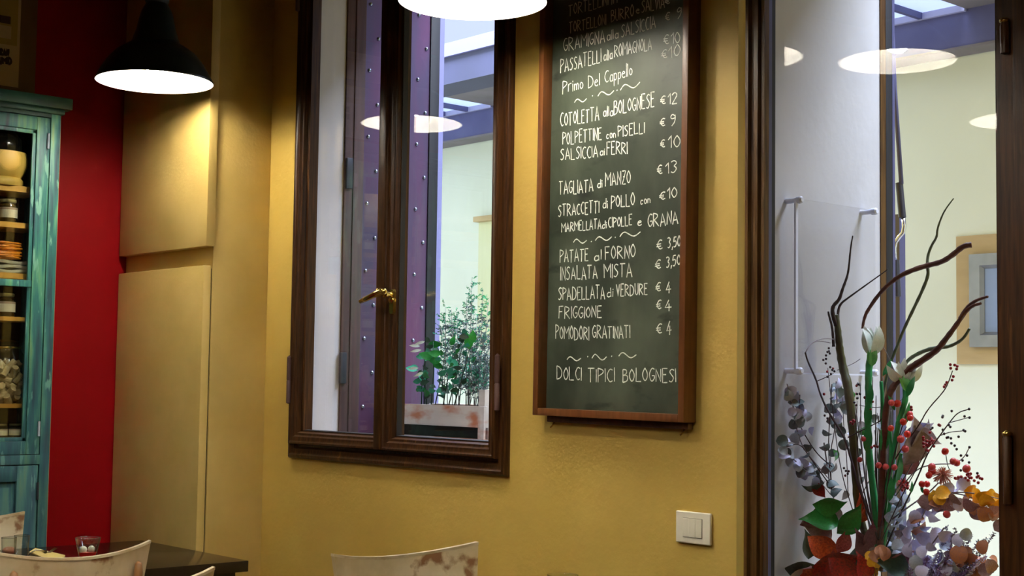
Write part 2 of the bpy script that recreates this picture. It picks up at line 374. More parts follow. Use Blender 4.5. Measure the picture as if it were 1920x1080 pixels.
# ------------------------------------------------------------------ glazed doorway
fx0 = PY(1395.5, 700, W-.012).x; fx1 = PY(1431, 700, W-.02).x
door = obj('door_1', MB().frame(fx0, -1.30, -.02, 3.3, W, [(a*(fx1-fx0), b) for a, b in ((0, -.02), (0, .012), (.10, .02), (.24, .02), (.31, .011), (.46, .011), (.54, .022), (.74, .023), (.78, .014), (.84, .014), (.88, .019), (1, .018), (1, -.0), (.6, -.02))]), 'door_wood', kind='structure', smooth='angle')
px_post = PY(1870, 700, W-.02).x
leaf = MB()
leaf.box(px_post, px_post+.075, W-.022, W+.05, .5, 2.75)
obj('door_post', leaf, 'window_wood', door, bevel=.006)
obj('door_leaf_stile', box(px_post+.018, -1.33, W-.048, W-.024, .1, 2.9).box(px_post+.06, -1.33, W-.056, W-.047, .1, 2.9), 'window_wood', door, bevel=.005)
gx0 = fx1-.003
obj('jamb_strip', box(gx0-.02, gx0+.002, W-.001, W+.013, .5, 2.75), 'slate_blue_metal', door)
obj('seal', box(gx0-.02, gx0+.002, W+.013, W+.026, .5, 2.75), 'black_rubber', door)
ga = math.radians(-4)      # the glazed leaf is not quite parallel to the wall
gm = MB(); g0 = Vector((gx0, W+.020, 0)); gw = px_post+.01-gx0
gt = Vector((math.cos(ga), math.sin(ga), 0)); gn = Vector((-math.sin(ga), math.cos(ga), 0))
pp = []
for z in (.5, 2.75):
    for a, b in ((0, -.002), (gw, -.002), (gw, .002), (0, .002)):
        q = g0 + gt*a + gn*b; pp.append((q.x, q.y, z))
gm.add(pp, [(0,3,2,1),(4,5,6,7),(0,1,5,4),(1,2,6,5),(2,3,7,6),(3,0,4,7)])
obj('glass_pane', gm, 'glass', door)
obj('bottom_rail', box(gx0-.02, px_post+.02, W-.022, W+.04, .44, .52), 'window_wood_h', door, bevel=.005)
for (a, b) in (((1885, 38), (1885, 103)), ((1890, 812), (1890, 948))):
    h0 = PY(*a, W-.055); h1 = PY(*b, W-.055); L = h0.z-h1.z; c = (h0.x, W-.058, h1.z)
    if L < .15:
        h = obj('hinge', MB().lathe(c, [(.001, -.0), (.009, .003), (.0095, L-.012), (.008, L-.01), (.008, L-.006)], 12), 'window_wood', door, smooth='angle')
        obj('hinge_pin', MB().lathe((h0.x, W-.058, h0.z-.006), [(.008, 0), (.0105, .002), (.0105, .007), (.003, .012), (.0001, .013)], 12), 'brass', h, smooth=True)
    else:
        h = obj('hinge', MB().lathe(c, [(.001, 0), (.010, .003), (.010, L/2-.005), (.010, L/2+.005), (.010, L-.004), (.001, L)], 12), 'old_wood', door, smooth='angle')
        obj('hinge_pin', MB().lathe((h0.x, W-.058, h1.z+L*.53), [(.0102, 0), (.012, .001), (.012, .007), (.0102, .008)], 12), 'brass', h, smooth=True)

# outer iron door frame at the end of the reveal
E1, E2, E3, E4 = [PX(q, 500, DL).y for q in (1650, 1660, 1672, 1677)]
of = thing('outer_door_frame', 'dark iron and brown frame standing at the outer edge of the pale door reveal', 'frame', (DL, 3.40, .5))
obj('wooden_edge', box(DL-.02, DL+.003, E1+.001, E2, .5, 2.75), 'door_wood', of)
obj('iron_bar', box(DL-.02, DL+.004, E2, E3, .5, 2.75), 'black_rubber', of, bevel=.003)
obj('iron_flange', box(DL-.02, DL+.004, E3, E4, .5, 2.75), 'slate_blue_metal', of, bevel=.002)

# acrylic holder on the reveal
AX = DL+.035
q0 = PX(1492, 372, AX); q1 = PX(1640, 390, AX); q2 = PX(1492, 700, AX)
ya, yb, za, zb = q0.y, q1.y, q2.z, q0.z
ac = thing('acrylic_sign_holder', 'empty clear acrylic sign holder on four standoffs, fixed to the pale door reveal', 'sign holder', (DL, (ya+yb)/2, (za+zb)/2))
obj('clear_sheet', box(AX-.002, AX+.002, ya, yb, za, zb), 'acrylic_clear', ac)
obj('edge_strip', MB().box(AX-.003, AX+.003, ya-.003, ya+.006, za, zb), 'acrylic', ac)
obj('edge_strip', MB().box(AX-.003, AX+.003, ya, yb, za-.002, za+.002), 'acrylic', ac)
for yy in (ya+.006, yb-.012):
    for z in (za+.006, zb-.004):
        obj('standoff', MB().lathe((DL, yy, z), [(.007, 0), (.007, .034), (.0095, .035), (.0095, .048), (.006, .052)], 12, axis='x'), 'acrylic', ac, smooth='angle')

# ------------------------------------------------------------------ courtyard roof
zb_ = 2.975
beam = MB().box(-9.2, 1.6, FW-.16, FW, zb_, 3.15)
S('beam_far', beam, 'beam_paint')
S('trim_4', box(-9.2, 1.6, FW-.165, FW-.02, zb_-.012, zb_), 'soffit')
nb = 4.95
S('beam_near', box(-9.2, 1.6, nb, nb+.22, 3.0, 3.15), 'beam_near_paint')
S('beam_near_lit_top', box(-9.2, 1.6, nb-.02, nb+.24, 3.15, 3.225), 'beam_strip')  # light on the beam's top put into a paler strip
# roof slab with skylights between the beams
sk_r = PZ(1816, 14, 3.16).x; sk_r2 = PZ(905, 192, 3.16).x
wx = .62
roof = MB(); rz0, rz1 = 3.15, 3.215
y0s, y1s = 5.42, FW-.16
edges = [(-9.2, sk_r2-1.9), (sk_r2, sk_r-1.9), (sk_r, 1.6)]
for a, b in edges: roof.box(a, b, nb+.1, FW, rz0, rz1)
for b in (sk_r2, sk_r): roof.box(b-1.9, b, nb+.1, y0s, rz0, rz1).box(b-1.9, b, y1s, FW, rz0, rz1)
S('courtyard_roof', roof, 'soffit')
for b in (sk_r2, sk_r):
    t = S('window_2' if b == sk_r2 else 'window_3', box(b-1.9, b, y1s-.02, y1s+.01, rz0-.012, rz1).box(b-1.9, b, y0s, y0s+.03, rz0-.012, rz1), 'beam_light')
    n = 8
    for i in range(n):
        xa = b-1.9*(i+1)/n; xb = b-1.9*i/n
        obj('pane', box(xa+.012, xb-.012, y0s+.03, y1s-.02, rz0+.02, rz0+.03), 'skylight', t)
        obj('glazing_bar', box(xa-.012, xa+.012, y0s+.03, y1s-.02, rz0-.01, rz0+.04), 'beam_paint', t)

# niches (small windows) in the far wall
def niche(n, x0, x1, z0, z1, glazed=True):
    y = FW
    t = S('window_%d' % n, box(x0, x1, y-.012, y+.0, z0, z1), 'niche_wood')
    if glazed:
        m = .085
        obj('metal_frame', MB().frame(x0+m, x1-m, z0+m*.95, z1-m*1.1, y-.012, [(0, 0), (0, .03), (.055, .03), (.07, .012), (.07, 0)]), 'niche_metal', t)
        obj('pane', box(x0+m+.06, x1-m-.06, y-.02, y-.013, z0+m+.055, z1-m-.06), 'frosted_blue', t)
    return t
n0 = PY(1795, 444, FW); n1 = PY(1797, 683, FW)
niche(4, n0.x, n0.x+.75, n1.z, n0.z)
n2 = PY(900, 408, FW)
t5 = S('window_5', box(n2.x, n2.x+.8, FW-.010, FW, 1.6, n2.z), 'niche_yellow')
obj('lintel', box(n2.x, n2.x+.8, FW-.06, FW-.010, n2.z-.035, n2.z), 'niche_wood', t5)

# awning crank rod hanging outside the doorway
CY = 3.52
def cp(x, y, yy=CY): return PY(x, y, yy)
cr = thing('awning_crank', 'long awning crank rod with chrome bend and dark grips, hanging outside the glazed doorway', 'crank rod', cp(1680, 555))
obj('rod', MB().tube([cp(1668, -60), cp(1677, 160), cp(1690, 345)], .0065, 10), 'slate_blue_metal', cr, smooth=True)
obj('grip', MB().tube([cp(1686, 343), cp(1692, 408)], .0105, 12), 'dark_iron', cr, smooth='angle')
obj('crank_bend', MB().tube([cp(1693, 404), cp(1695, 425), cp(1693, 436), cp(1686, 444), cp(1679, 454), cp(1677, 466), cp(1678, 492)], .0062, 12), 'chrome', cr, smooth=True)
obj('grip', MB().tube([cp(1678, 488), cp(1681, 556)], .0125, 12), 'dark_iron', cr, smooth='angle')
ob = S('trim_5', box(cp(1660, 600, 3.60).x, cp(1687, 600, 3.60).x, 3.60, 3.63, 0, PY(1680, 402, 3.60).z), 'slate_blue_metal')

# ------------------------------------------------------------------ cupboard (built-in, ochre)
CBX = -4.458
bf = 2.560
cb = thing('wall_cupboard', 'tall built-in cupboard painted ochre with two flat doors, in the corner beside the red wall', 'cupboard', (-4.79, 2.67, 0))
obj('body', box(RX, CBX, bf, W, 0, CEIL-.01), 'ochre_paint', cb, bevel=.003)
zu = PY(386.6, 461, bf-.035).z; zl = PY(382, 497, bf-.035).z
obj('door', box(RX-.0+.012, PY(386.6, 461, bf-.035).x, bf-.035, bf-.001, zu, CEIL-.02), 'ochre_paint', cb, bevel=.003)
obj('door', box(RX+.012, PY(382, 497, bf-.035).x, bf-.035, bf-.004, .06, zl), 'ochre_paint', cb, bevel=.004)
obj('shadow_gap', box(PY(382, 497, bf-.035).x-.004, PY(390.5, 505, bf).x, bf-.004, bf-.001, .06, zl-.01), 'black_rubber', cb)

# ------------------------------------------------------------------ light switch
sx0 = PY(1271.5, 990, W).x; sx1 = PY(1336.5, 990, W).x; sz0 = PY(1303, 1019.5, W).z; sz1 = PY(1303, 959.5, W).z
sw = thing('light_switch', 'cream light switch plate with rocker keys on the ochre wall beside the doorway', 'switch', ((sx0+sx1)/2, W, (sz0+sz1)/2))
obj('plate', box(sx0, sx1, W-.010, W-.001, sz0, sz1), 'switch_plastic', sw, bevel=.004, seg=3)
mx = (sx0+sx1)/2; kw = (sx1-sx0)*.27; kh = (sz1-sz0)*.29; mz = (sz0+sz1)/2
obj('key_recess', box(mx-kw-.001, mx+kw+.001, W-.0106, W-.009, mz-kh-.001, mz+kh+.001), 'switch_gap', sw)
for i in range(3):
    a = mx-kw+2*kw*i/3; obj('rocker_key', box(a+.0004, a+2*kw/3-.0004, W-(.0125 if i != 1 else .0135), W-.0095, mz-kh, mz+kh), 'switch_plastic', sw, bevel=.0006)

# ------------------------------------------------------------------ blackboard
BF = W-.050; BP = W-.016
A0 = PY(998, 778, BF); A1 = PY(1281.5, 792, BF)
ang = math.atan2(A1.z-A0.z, A1.x-A0.x)
bw = (A1-A0).length; ang = math.radians(-.5)
bd = thing('menu_blackboard', 'tall black menu board in brown wooden frame, chalked with dishes and euro prices', 'blackboard', A0)
H = 1.55
def bl(u, v, y):   # board coordinates -> world
    return Vector((A0.x+u*math.cos(ang)-v*math.sin(ang), y, A0.z+u*math.sin(ang)+v*math.cos(ang)))
def bbox(u0, u1, v0, v1, y0, y1):
    return MB().add([bl(u0,v0,y0),bl(u1,v0,y0),bl(u1,v0,y1),bl(u0,v0,y1),bl(u0,v1,y0),bl(u1,v1,y0),bl(u1,v1,y1),bl(u0,v1,y1)],
                    [(0,3,2,1),(4,5,6,7),(0,1,5,4),(1,2,6,5),(2,3,7,6),(3,0,4,7)])
ft = .020
obj('frame_side', bbox(0, ft, 0, H, BF, W-.002), 'board_wood', bd, bevel=.002)
obj('frame_side', bbox(bw-ft, bw, 0, H, BF, W-.002), 'board_wood', bd, bevel=.002)
obj('frame_bottom', bbox(ft, bw-ft, 0, ft*1.0, BF, W-.002), 'board_wood', bd, bevel=.002)
obj('frame_top', bbox(ft, bw-ft, H-ft, H, BF, W-.002), 'board_wood', bd, bevel=.002)
obj('shadow_strip', bbox(.03, bw-.01, -.018, -.001, W-.022, W-.001), 'board_shadow', bd, bevel=.002)  # dark strip standing in for the board's shadow on the wall
obj('slate_panel', bbox(ft-.002, bw-ft+.002, ft-.002, H-ft, BP, W-.003), 'slate', bd)
for u in (.05, bw-.03):
    p = bl(u, -.018, W-.012); obj('hook', MB().tube([p, p+Vector((-.003, -.004, -.010)), p+Vector((-.008, -.008, -.016))], .0022, 6), 'brass', bd, smooth=True)

G = {'A': "002950 1343", 'B': "0009 ~09393605 ~05454100", 'C': "~482906032041", 'D': "0009 ~0938554100", 'E': "49090040 0535", 'F': "490900 0535",
 'G': "~482906032042 424424", 'I': "0900", 'L': "090040", 'M': "0009346960", 'N': "00094049", 'O': "~29060320434629", 'P': "0009 ~09484604",
 'R': "0009 ~09484604 1450", 'S': "~48290725432001", 'T': "0959 2920", 'U': "~0902204249", 'V': "092049", 'Z': "09490040 1535",
 '0': "~29060320434629", '1': "062920", '2': "~07294846 4600 0040", '3': "~08294725 ~25432001", '4': "390353 3630", '5': "491905 ~0536432001",
 '9': "~472907154647 ~484310", 'E_': "~583916133051 0545 0343", 'a': "~341502103132 3530", 'l': "0900", 'd': "~341502103132 3930", 'i': "0500 0706",
 'o': "~150310313415", 'c': "~3415021031", 'n': "0500 ~03153430", 'e': "~03332504012031", 'r': "0500 ~031535", 'm': "0500 ~03152420 ~23354440", ',': "1100"}
def glyph(ch):
    if ch == 'p': return 3, [([(0, 5), (0, -3.5)], 0), ([(0, 4), (2, 5), (3, 3), (2, 0), (0, 1)], 1)]
    if ch == ',': return 1, [([(1, 1), (0.3, -2)], 0)]
    if ch == '~': return 12, [([(0, 2), (1.5, 5), (3, 6), (5, 4), (7, 1.5), (9, 1), (12, 4.5)], 1)]
    if ch == '.': return 1, [([(0, 3.2), (.8, 3.6)], 0)]
    s = G['E_'] if ch == '€' else G[ch]; out = []; w = 0
    for k in s.split():
        sm = k[0] == '~'; k = k.lstrip('~'); pts = [(int(k[i]), int(k[i+1])) for i in range(0, len(k), 2)]
        w = max(w, max(p[0] for p in pts)); out.append((pts, sm))
    return w, out
def chaikin(p, n=2):
    for _ in range(n):
        q = [p[0]]
        for a, b in zip(p, p[1:]): q += [(a[0]*.75+b[0]*.25, a[1]*.75+b[1]*.25), (a[0]*.25+b[0]*.75, a[1]*.25+b[1]*.75)]
        p = q+[p[-1]]
    return p
def ribbon(mb, P3, hw, nrm):
    L = []
    for i, p in enumerate(P3):
        t = (P3[min(i+1, len(P3)-1)]-P3[max(i-1, 0)]).normalized(); s = t.cross(nrm).normalized()*hw*random.uniform(.8, 1.15)
        L.append((p-s, p+s))
    k = len(mb.v)
    for a, b in L: mb.v += [a, b]
    for i in range(len(L)-1): mb.f.append((k+2*i, k+2*i+1, k+2*i+3, k+2*i+2))
def word(mb, txt, x0, y0, x1, y1, h, hw=.0021, proj=None, nrm=Vector((0, -1, 0)), jit=.35):
    proj = proj or (lambda x, y: PY(x, y, BP-.0006))
    ws = []; tot = 0
    for ch in txt:
        if ch == ' ': ws.append((3.0, [])); tot += 3.0; continue
        w, st = glyph(ch); ws.append((w, st)); tot += w+1.5
    tot -= 1.5; u = 0
    for (w, st), ch in zip(ws, txt):
        if ch == ' ': u += w; continue
        jy = random.uniform(-.6, .6)*jit*2; js = random.uniform(.94, 1.08); sl = random.uniform(-.03, .03)
        for pts, sm in st:
            pts = [(a+random.uniform(-.25, .25)*jit, b+random.uniform(-.25, .25)*jit) for a, b in pts]
            if sm: pts = chaikin(pts)
            else: pts = [p for a, b in zip(pts, pts[1:]) for p in (a, ((a[0]+b[0])/2+.08, (a[1]+b[1])/2))]+[pts[-1]]
            P3 = []
            for a, b in pts:
                tt = (u+a+sl*b)/max(tot, .1); yy = y0+(y1-y0)*tt-h*(b*js+jy)/9
                P3.append(proj(x0+(x1-x0)*tt, yy))
            ribbon(mb, P3, hw, nrm)
        u += w+1.5
LINES = [
 ('f', [('TORTELLINI', 1066, 31, 1140, 10, 21), ('in', 1147, 9, 1157, 6, 19)]),
 ('f', [('TORTELLONI', 1067, 63, 1136, 46, 21), ('BURRO', 1146, 42, 1188, 31, 22), ('e', 1193, 25, 1199, 24, 16), ('SALVIA', 1203, 24, 1246, 14, 22), ('€', 1246, 9, 1256, 6, 13)]),
 ('f', [('GRAMIGNA', 1057, 98, 1134, 79, 24), ('alla', 1138, 76, 1159, 71, 19), ('SALSICCIA', 1165, 70, 1229, 53, 24), ('€', 1247, 39, 1256, 37, 15), ('9', 1269, 36, 1277, 33, 21)]),
 ('m', [('PASSATELLI', 1051, 137, 1127, 117, 25), ('alla', 1132, 115, 1148, 111, 20), ('ROMAGNOLA', 1152, 108, 1222, 93, 23), ('€', 1244, 84, 1254, 83, 18), ('10', 1258, 83, 1275, 81, 22)]),
 ('m', [('€', 1240, 110, 1251, 108, 15), ('10', 1254, 111, 1275, 104, 24), ('Primo', 1055, 176, 1093, 165, 24), ('Del', 1103, 165, 1124, 160, 23), ('Cappello', 1134, 156, 1185, 141, 24)]),
 ('w', [('~', 1077, 195, 1100, 191, 14), ('.', 1110, 184, 1112, 183, 10), ('~', 1121, 184, 1151, 178, 17), ('.', 1156, 173, 1158, 172, 10), ('~', 1163, 174, 1200, 164, 22)]),
 ('w', [('COTOLETTA', 1051, 237, 1123, 226, 25), ('alla', 1131, 219, 1149, 217, 19), ('BOLOGNESE', 1151, 216, 1227, 200, 26), ('€', 1238, 196, 1248, 195, 16), ('12', 1252, 196, 1269, 193, 20)]),
 ('w', [('POLPETTINE', 1055, 272, 1128, 262, 23), ('con', 1137, 260, 1154, 258, 17), ('PISELLI', 1159, 257, 1208, 249, 21), ('€', 1237, 237, 1247, 236, 15), ('9', 1257, 236, 1266, 235, 22)]),
 ('w', [('SALSICCIA', 1051, 301, 1121, 295, 22), ('ai', 1125, 292, 1133, 291, 16), ('FERRI', 1138, 290, 1176, 288, 23), ('€', 1238, 277, 1247, 276, 14), ('10', 1253, 278, 1275, 276, 23)]),
 ('w', [('€', 1232, 326, 1242, 325, 16), ('13', 1248, 326, 1269, 323, 22)]),
 ('w', [('TAGLIATA', 1048, 366, 1112, 359, 24), ('di', 1120, 353, 1129, 352, 17), ('MANZO', 1135, 349, 1182, 344, 24), ('€', 1236, 375, 1247, 373, 15), ('10', 1251, 372, 1269, 370, 20)]),
 ('w', [('STRACCETTI', 1047, 406, 1123, 399, 22), ('di', 1130, 391, 1139, 390, 18), ('POLLO', 1146, 391, 1190, 385, 23), ('con', 1201, 383, 1219, 381, 16)]),
 ('w', [('MARMELLATA', 1053, 435, 1127, 429, 18), ('di', 1129, 429, 1137, 428, 15), ('CIPOLLE', 1141, 427, 1185, 422, 19), ('e', 1196, 424, 1203, 422, 16), ('GRANA', 1215, 427, 1271, 419, 24)]),
 ('w', [('~', 1075, 458, 1100, 458, 14), ('.', 1108, 456, 1110, 455, 8), ('~', 1116, 455, 1147, 452, 16), ('.', 1153, 448, 1155, 447, 8), ('~', 1162, 448, 1201, 444, 18), ('€', 1231, 469, 1242, 467, 17), ('3,50', 1252, 466, 1276, 462, 20)]),
 ('w', [('PATATE', 1050, 493, 1103, 490, 24), ('al', 1114, 490, 1127, 487, 18), ('FORNO', 1135, 487, 1191, 483, 24), ('€', 1228, 505, 1239, 503, 17), ('3,50', 1249, 502, 1276, 497, 20)]),
 ('w', [('INSALATA', 1051, 525, 1120, 523, 24), ('MISTA', 1133, 522, 1185, 519, 26)]),
 ('w', [('SPADELLATA', 1047, 563, 1134, 560, 24), ('di', 1138, 558, 1149, 556, 18), ('VERDURE', 1156, 556, 1214, 552, 22), ('€', 1229, 547, 1239, 545, 18), ('4', 1249, 551, 1258, 549, 22)]),
 ('w', [('FRIGGIONE', 1048, 598, 1128, 595, 22), ('€', 1230, 581, 1240, 579, 16), ('4', 1247, 584, 1259, 583, 22)]),
 ('w', [('POMODORI', 1042, 636, 1104, 638, 25), ('GRATINATI', 1111, 635, 1181, 634, 23), ('€', 1230, 626, 1241, 625, 18), ('4', 1250, 629, 1259, 627, 26)]),
 ('w', [('~', 1063, 677, 1089, 678, 14), ('.', 1101, 673, 1103, 672, 10), ('~', 1110, 676, 1138, 678, 18), ('.', 1146, 672, 1148, 671, 10), ('~', 1160, 672, 1193, 674, 18)]),
 ('w', [('DOLCI', 1044, 712, 1090, 713, 24), ('TIPICI', 1102, 716, 1152, 716, 25), ('BOLOGNESI', 1168, 716, 1267, 717, 25)]),
]
for k, ws in LINES:
    mb = MB()
    for w in ws:
        mb = MB(); word(mb, *w, hw=.00155 if k == 'w' else .0014)
        obj('chalk_word', mb, 'chalk_shaded' if k == 'f' else 'chalk', bd)

# ------------------------------------------------------------------ pendant lamps
def lamp(x, y, z, label, D=.386, group='enamel pendant lamps'):
    r = D/2; t = thing('pendant_lamp', label, 'lamp', (x, y, z), group)
    o = [(r, 0), (r*1.005, .004), (r*.985, .010), (r*.93, .032), (r*.82, .066), (r*.68, .098), (r*.50, .122), (r*.43, .128), (r*.41, .135), (r*.34, .175), (r*.27, .235), (r*.20, .262), (r*.17, .268)]
    i = [(a-.0025, h+.001 if k else h) for k, (a, h) in enumerate(o)][:11]
    obj('lamp_shade', MB().open_lathe((x, y, z), o, 64), 'lamp_enamel', t, smooth=True)
    obj('shade_lining', MB().open_lathe((x, y, z), [(r-.001, 0)]+i[1:6]+[(r*.40, .112), (.03, .118), (.001, .118)], 64), 'lamp_white', t, smooth=True)
    k = z+.262
    s = MB().lathe((x, y, k), [(.033, 0), (.040, .012), (.040, .060), (.030, .070), (.034, .078), (.034, .105), (.020, .120), (.012, .15), (.001, .152)], 20)
    obj('socket_cap', s, 'black_rubber', t, smooth='angle')
    obj('cap_knob', MB().lathe((x+.036, y+.015, k+.05), [(.001, -.012), (.010, -.010), (.010, .010), (.001, .012)], 8, axis='x'), 'black_rubber', t, smooth='angle')
    obj('cord', MB().tube([(x, y, k+.15), (x, y, CEIL)], .004, 8), 'black_rubber', t)
    obj('bulb', MB().ball((x, y, z+.068), .040, 16, 10), 'bulb', t, smooth=True)
    return t
lamp(-4.357, 2.263, 2.345, 'dark green enamel pendant lamp hanging in the corner in front of the ochre cupboard')
lamp(-2.817, 2.355, 2.342, 'enamel pendant lamp at the top of the picture, between window and blackboard')
lamp(-2.898, 1.558, 2.454, 'pendant lamp nearest the wall out of frame, mirrored whole in the doorway glass')
lamp(-3.0, .752, 2.361, 'pendant lamp farther out in the room, mirrored cut off at the right doorway post')
lamp(-1.35, 1.55, 2.40, 'added fill lamp out of frame on the right, in front of the door')  # unseen lamp added to even out light on the wall
lamp(-3.02, -.06, 2.36, 'added fill lamp out of frame, extending the row running away from the long wall')  # row extended by an unseen lamp, added for fill light
lamp(-1.30, .20, 2.40, 'added fill lamp out of frame behind the viewpoint')  # added out of view to lift the light low on the walls

# ------------------------------------------------------------------ teal cabinet
CX = -4.90
cab = thing('glazed_cabinet', 'teal and blue distressed cabinet with glass door, standing against the red wall', 'cabinet', (-5.0, 1.75, 0))
def cy(px, py): return PX(px, py, CX).y
def cz(px, py, x=CX): return PX(px, py, x).z
yR = cy(100, 640); yL = 1.32; yD = cy(94, 240)      # cabinet right edge, door edge
zt = cz(115, 207); zc = cz(126, 187)
zd1 = cz(94, 222); zd0 = cz(50, 850)
obj('cornice', box(-5.112, CX+.030, yL-.03, yR+.030, zt, zc).box(-5.112, CX+.012, yL-.01, yR+.01, zt-.018, zt), 'teal_dark', cab, bevel=.004)
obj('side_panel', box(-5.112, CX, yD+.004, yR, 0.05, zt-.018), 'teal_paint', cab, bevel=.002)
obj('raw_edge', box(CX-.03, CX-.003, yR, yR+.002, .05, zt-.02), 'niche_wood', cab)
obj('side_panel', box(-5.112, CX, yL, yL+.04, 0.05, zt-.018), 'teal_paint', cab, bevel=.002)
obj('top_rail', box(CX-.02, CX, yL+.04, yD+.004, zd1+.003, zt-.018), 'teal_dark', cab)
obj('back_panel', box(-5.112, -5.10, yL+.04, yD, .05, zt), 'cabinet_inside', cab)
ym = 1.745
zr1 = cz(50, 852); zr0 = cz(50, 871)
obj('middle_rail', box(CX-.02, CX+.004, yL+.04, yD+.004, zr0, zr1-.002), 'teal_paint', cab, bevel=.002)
gy = cy(62, 252); gz1 = cz(62, 250); gz0 = cz(42, 820)
def leafd(y0, y1, z0, z1, iy0, iy1, iz0, iz1, glass):
    m = MB().box(CX-.018, CX+.002, y0, iy0, z0, z1).box(CX-.018, CX+.002, iy1, y1, z0, z1).box(CX-.018, CX+.002, iy0, iy1, z0, iz0).box(CX-.018, CX+.002, iy0, iy1, iz1, z1)
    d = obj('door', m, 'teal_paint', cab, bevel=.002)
    b = .014
    m = MB().box(CX-.014, CX-.004, iy0, iy0+b, iz0, iz1).box(CX-.014, CX-.004, iy1-b, iy1, iz0, iz1).box(CX-.014, CX-.004, iy0, iy1, iz0, iz0+b).box(CX-.014, CX-.004, iy0, iy1, iz1-b, iz1)
    obj('bead', m, 'teal_paint', d, bevel=.002)
    return d
d1 = leafd(ym+.002, yD, zr1, zd1, ym+.05, gy+.014, gz0-.014, gz1+.014, 1)
d2 = leafd(yL+.044, ym-.002, zr1, zd1, yL+.10, ym-.05, gz0-.014, gz1+.014, 1)
for d, a, b in ((d1, ym+.05, gy+.012), (d2, yL+.10, ym-.05)):
    obj('pane', box(CX-.011, CX-.008, a, b, gz0-.01, gz1+.01), 'jar_glass', d)
    obj('glazing_bar', box(CX-.012, CX+.006, a, b, cz(30, 537), cz(30, 524)), 'teal_paint', d, bevel=.003)
for a, b in (((90.5, 250), (90.5, 279)), ((72.5, 790), (72.5, 818))):
    p = PX(*a, CX+.006); q = PX(*b, CX+.006)
    obj('hinge', MB().tube([q, Vector((q.x, q.y, p.z))], .0045, 8), 'euca', d1, smooth='angle')
def lowd(y0, y1):
    m = MB(); i = .075; z0, z1 = .08, zr0-.003
    m.box(CX-.018, CX+.002, y0, y0+i, z0, z1).box(CX-.018, CX+.002, y1-i, y1, z0, z1).box(CX-.018, CX+.002, y0+i, y1-i, z0, z0+i).box(CX-.018, CX+.002, y0+i, y1-i, z1-.055, z1)
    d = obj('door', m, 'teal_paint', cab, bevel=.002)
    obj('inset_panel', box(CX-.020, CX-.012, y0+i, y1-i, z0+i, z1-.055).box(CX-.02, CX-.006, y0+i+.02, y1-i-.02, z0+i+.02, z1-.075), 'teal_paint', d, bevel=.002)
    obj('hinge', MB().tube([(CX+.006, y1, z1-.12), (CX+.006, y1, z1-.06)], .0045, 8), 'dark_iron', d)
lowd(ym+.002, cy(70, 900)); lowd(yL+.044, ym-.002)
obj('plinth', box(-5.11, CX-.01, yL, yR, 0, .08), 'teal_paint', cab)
SX = -4.925
shelf = {}
for k, (a, b) in dict(a=(348, 359), b=(417, 427), c=(512, 523), d=(594, 602), e=(757, 765), f=(822, 832)).items():
    z1, z0 = PX(30, a, SX).z, PX(30, b, SX).z; shelf[k] = z1
    obj('shelf', box(-5.10, SX, yL+.04, yD, z0, z1), 'shelf_wood', cab)
def inx(px, py, x=-5.0): return PX(px, py, x)
# carved wooden mortar
p = inx(-2, 350, -4.995); z0 = shelf['a']; hh = inx(0, 287).z-z0; r = inx(47, 310).y-p.y
m = MB().lathe((p.x, p.y, z0), [(r*.84, 0), (r*.88, .010), (r*.86, .022), (r*.78, .030), (r*.82, .036), (r*.93, .055), (r*1.0, hh*.62), (r*1.0, hh*.85), (r*.95, hh), (r*.84, hh), (r*.8, hh*.8), (.001, hh*.4)], 28)
obj('mortar', m, 'pale_wood', smooth='angle', loc=(p.x, p.y, z0), label='pale turned wooden mortar on the top shelf of the teal cabinet', cat='mortar')
t = thing('black_jug', 'black rounded jug resting inside the pale wooden mortar in the teal cabinet', 'jug', (p.x, p.y, z0+hh*.45))
obj('jug_body', MB().lathe((p.x, p.y, z0+hh*.45), [(.001, 0), (r*.5, .004), (r*.72, hh*.3), (r*.78, hh*.7), (r*.76, hh*.95), (r*.5, hh*1.2), (r*.3, hh*1.3), (.001, hh*1.33)], 24), 'dark_glass_jar', t, smooth=True)
# jars
def jar(px, shelfk, w, h, label, cont, lab=True, x=-4.965):
    p = inx(px, 500, x); p.z = shelf[shelfk]; r = w/2
    # use the pixel at the shelf's own height
    t = thing('jar', label, 'jar', p, 'labelled jars in the teal cabinet')
    obj('jar_contents', MB().lathe(p, [(.001, .003), (r*.9, .003), (r*.94, .01), (r*.94, h*.72), (r*.7, h*.82), (.001, h*.82)], 20), cont, t, smooth='angle')
    obj('jar_glass', MB().lathe(p, [(r*.9, 0), (r, .006), (r, h*.76), (r*.82, h*.86), (r*.82, h*.9)], 20), 'jar_glass', t, smooth='angle')
    obj('lid', MB().lathe(p+Vector((0, 0, h*.87)), [(r*.86, 0), (r*.9, .003), (r*.9, h*.11), (r*.84, h*.13), (.001, h*.13)], 20), 'jar_lid', t, smooth='angle')
    if lab:
        n = 14; mb = MB(); mb2 = MB()
        for i in range(n+1):
            q = -1.35+2.7*i/n; c, s = math.cos(q), math.sin(q)
            for zz in (h*.20, h*.64): mb.v.append(p+Vector((c*(r+.0006), s*(r+.0006), zz)))
            for zz in (h*.55, h*.63): mb2.v.append(p+Vector((c*(r+.001), s*(r+.001), zz)))
        for i in range(n): mb.f.append((2*i, 2*i+1, 2*i+3, 2*i+2)); mb2.f.append((2*i, 2*i+1, 2*i+3, 2*i+2))
        l = obj('paper_label', mb, 'paper_label', t); obj('label_band', mb2, 'label_band', l)
    return t
pyx = lambda px, py, x=-4.965: PX(px, py, x).y
def jarat(px, py, *a, **k):
    global inx
    old = inx; y = pyx(px, py); inx = lambda *_a, **_k: Vector((-4.965, y, 0)); r_ = jar(px, *a, **k); inx = old; return r_
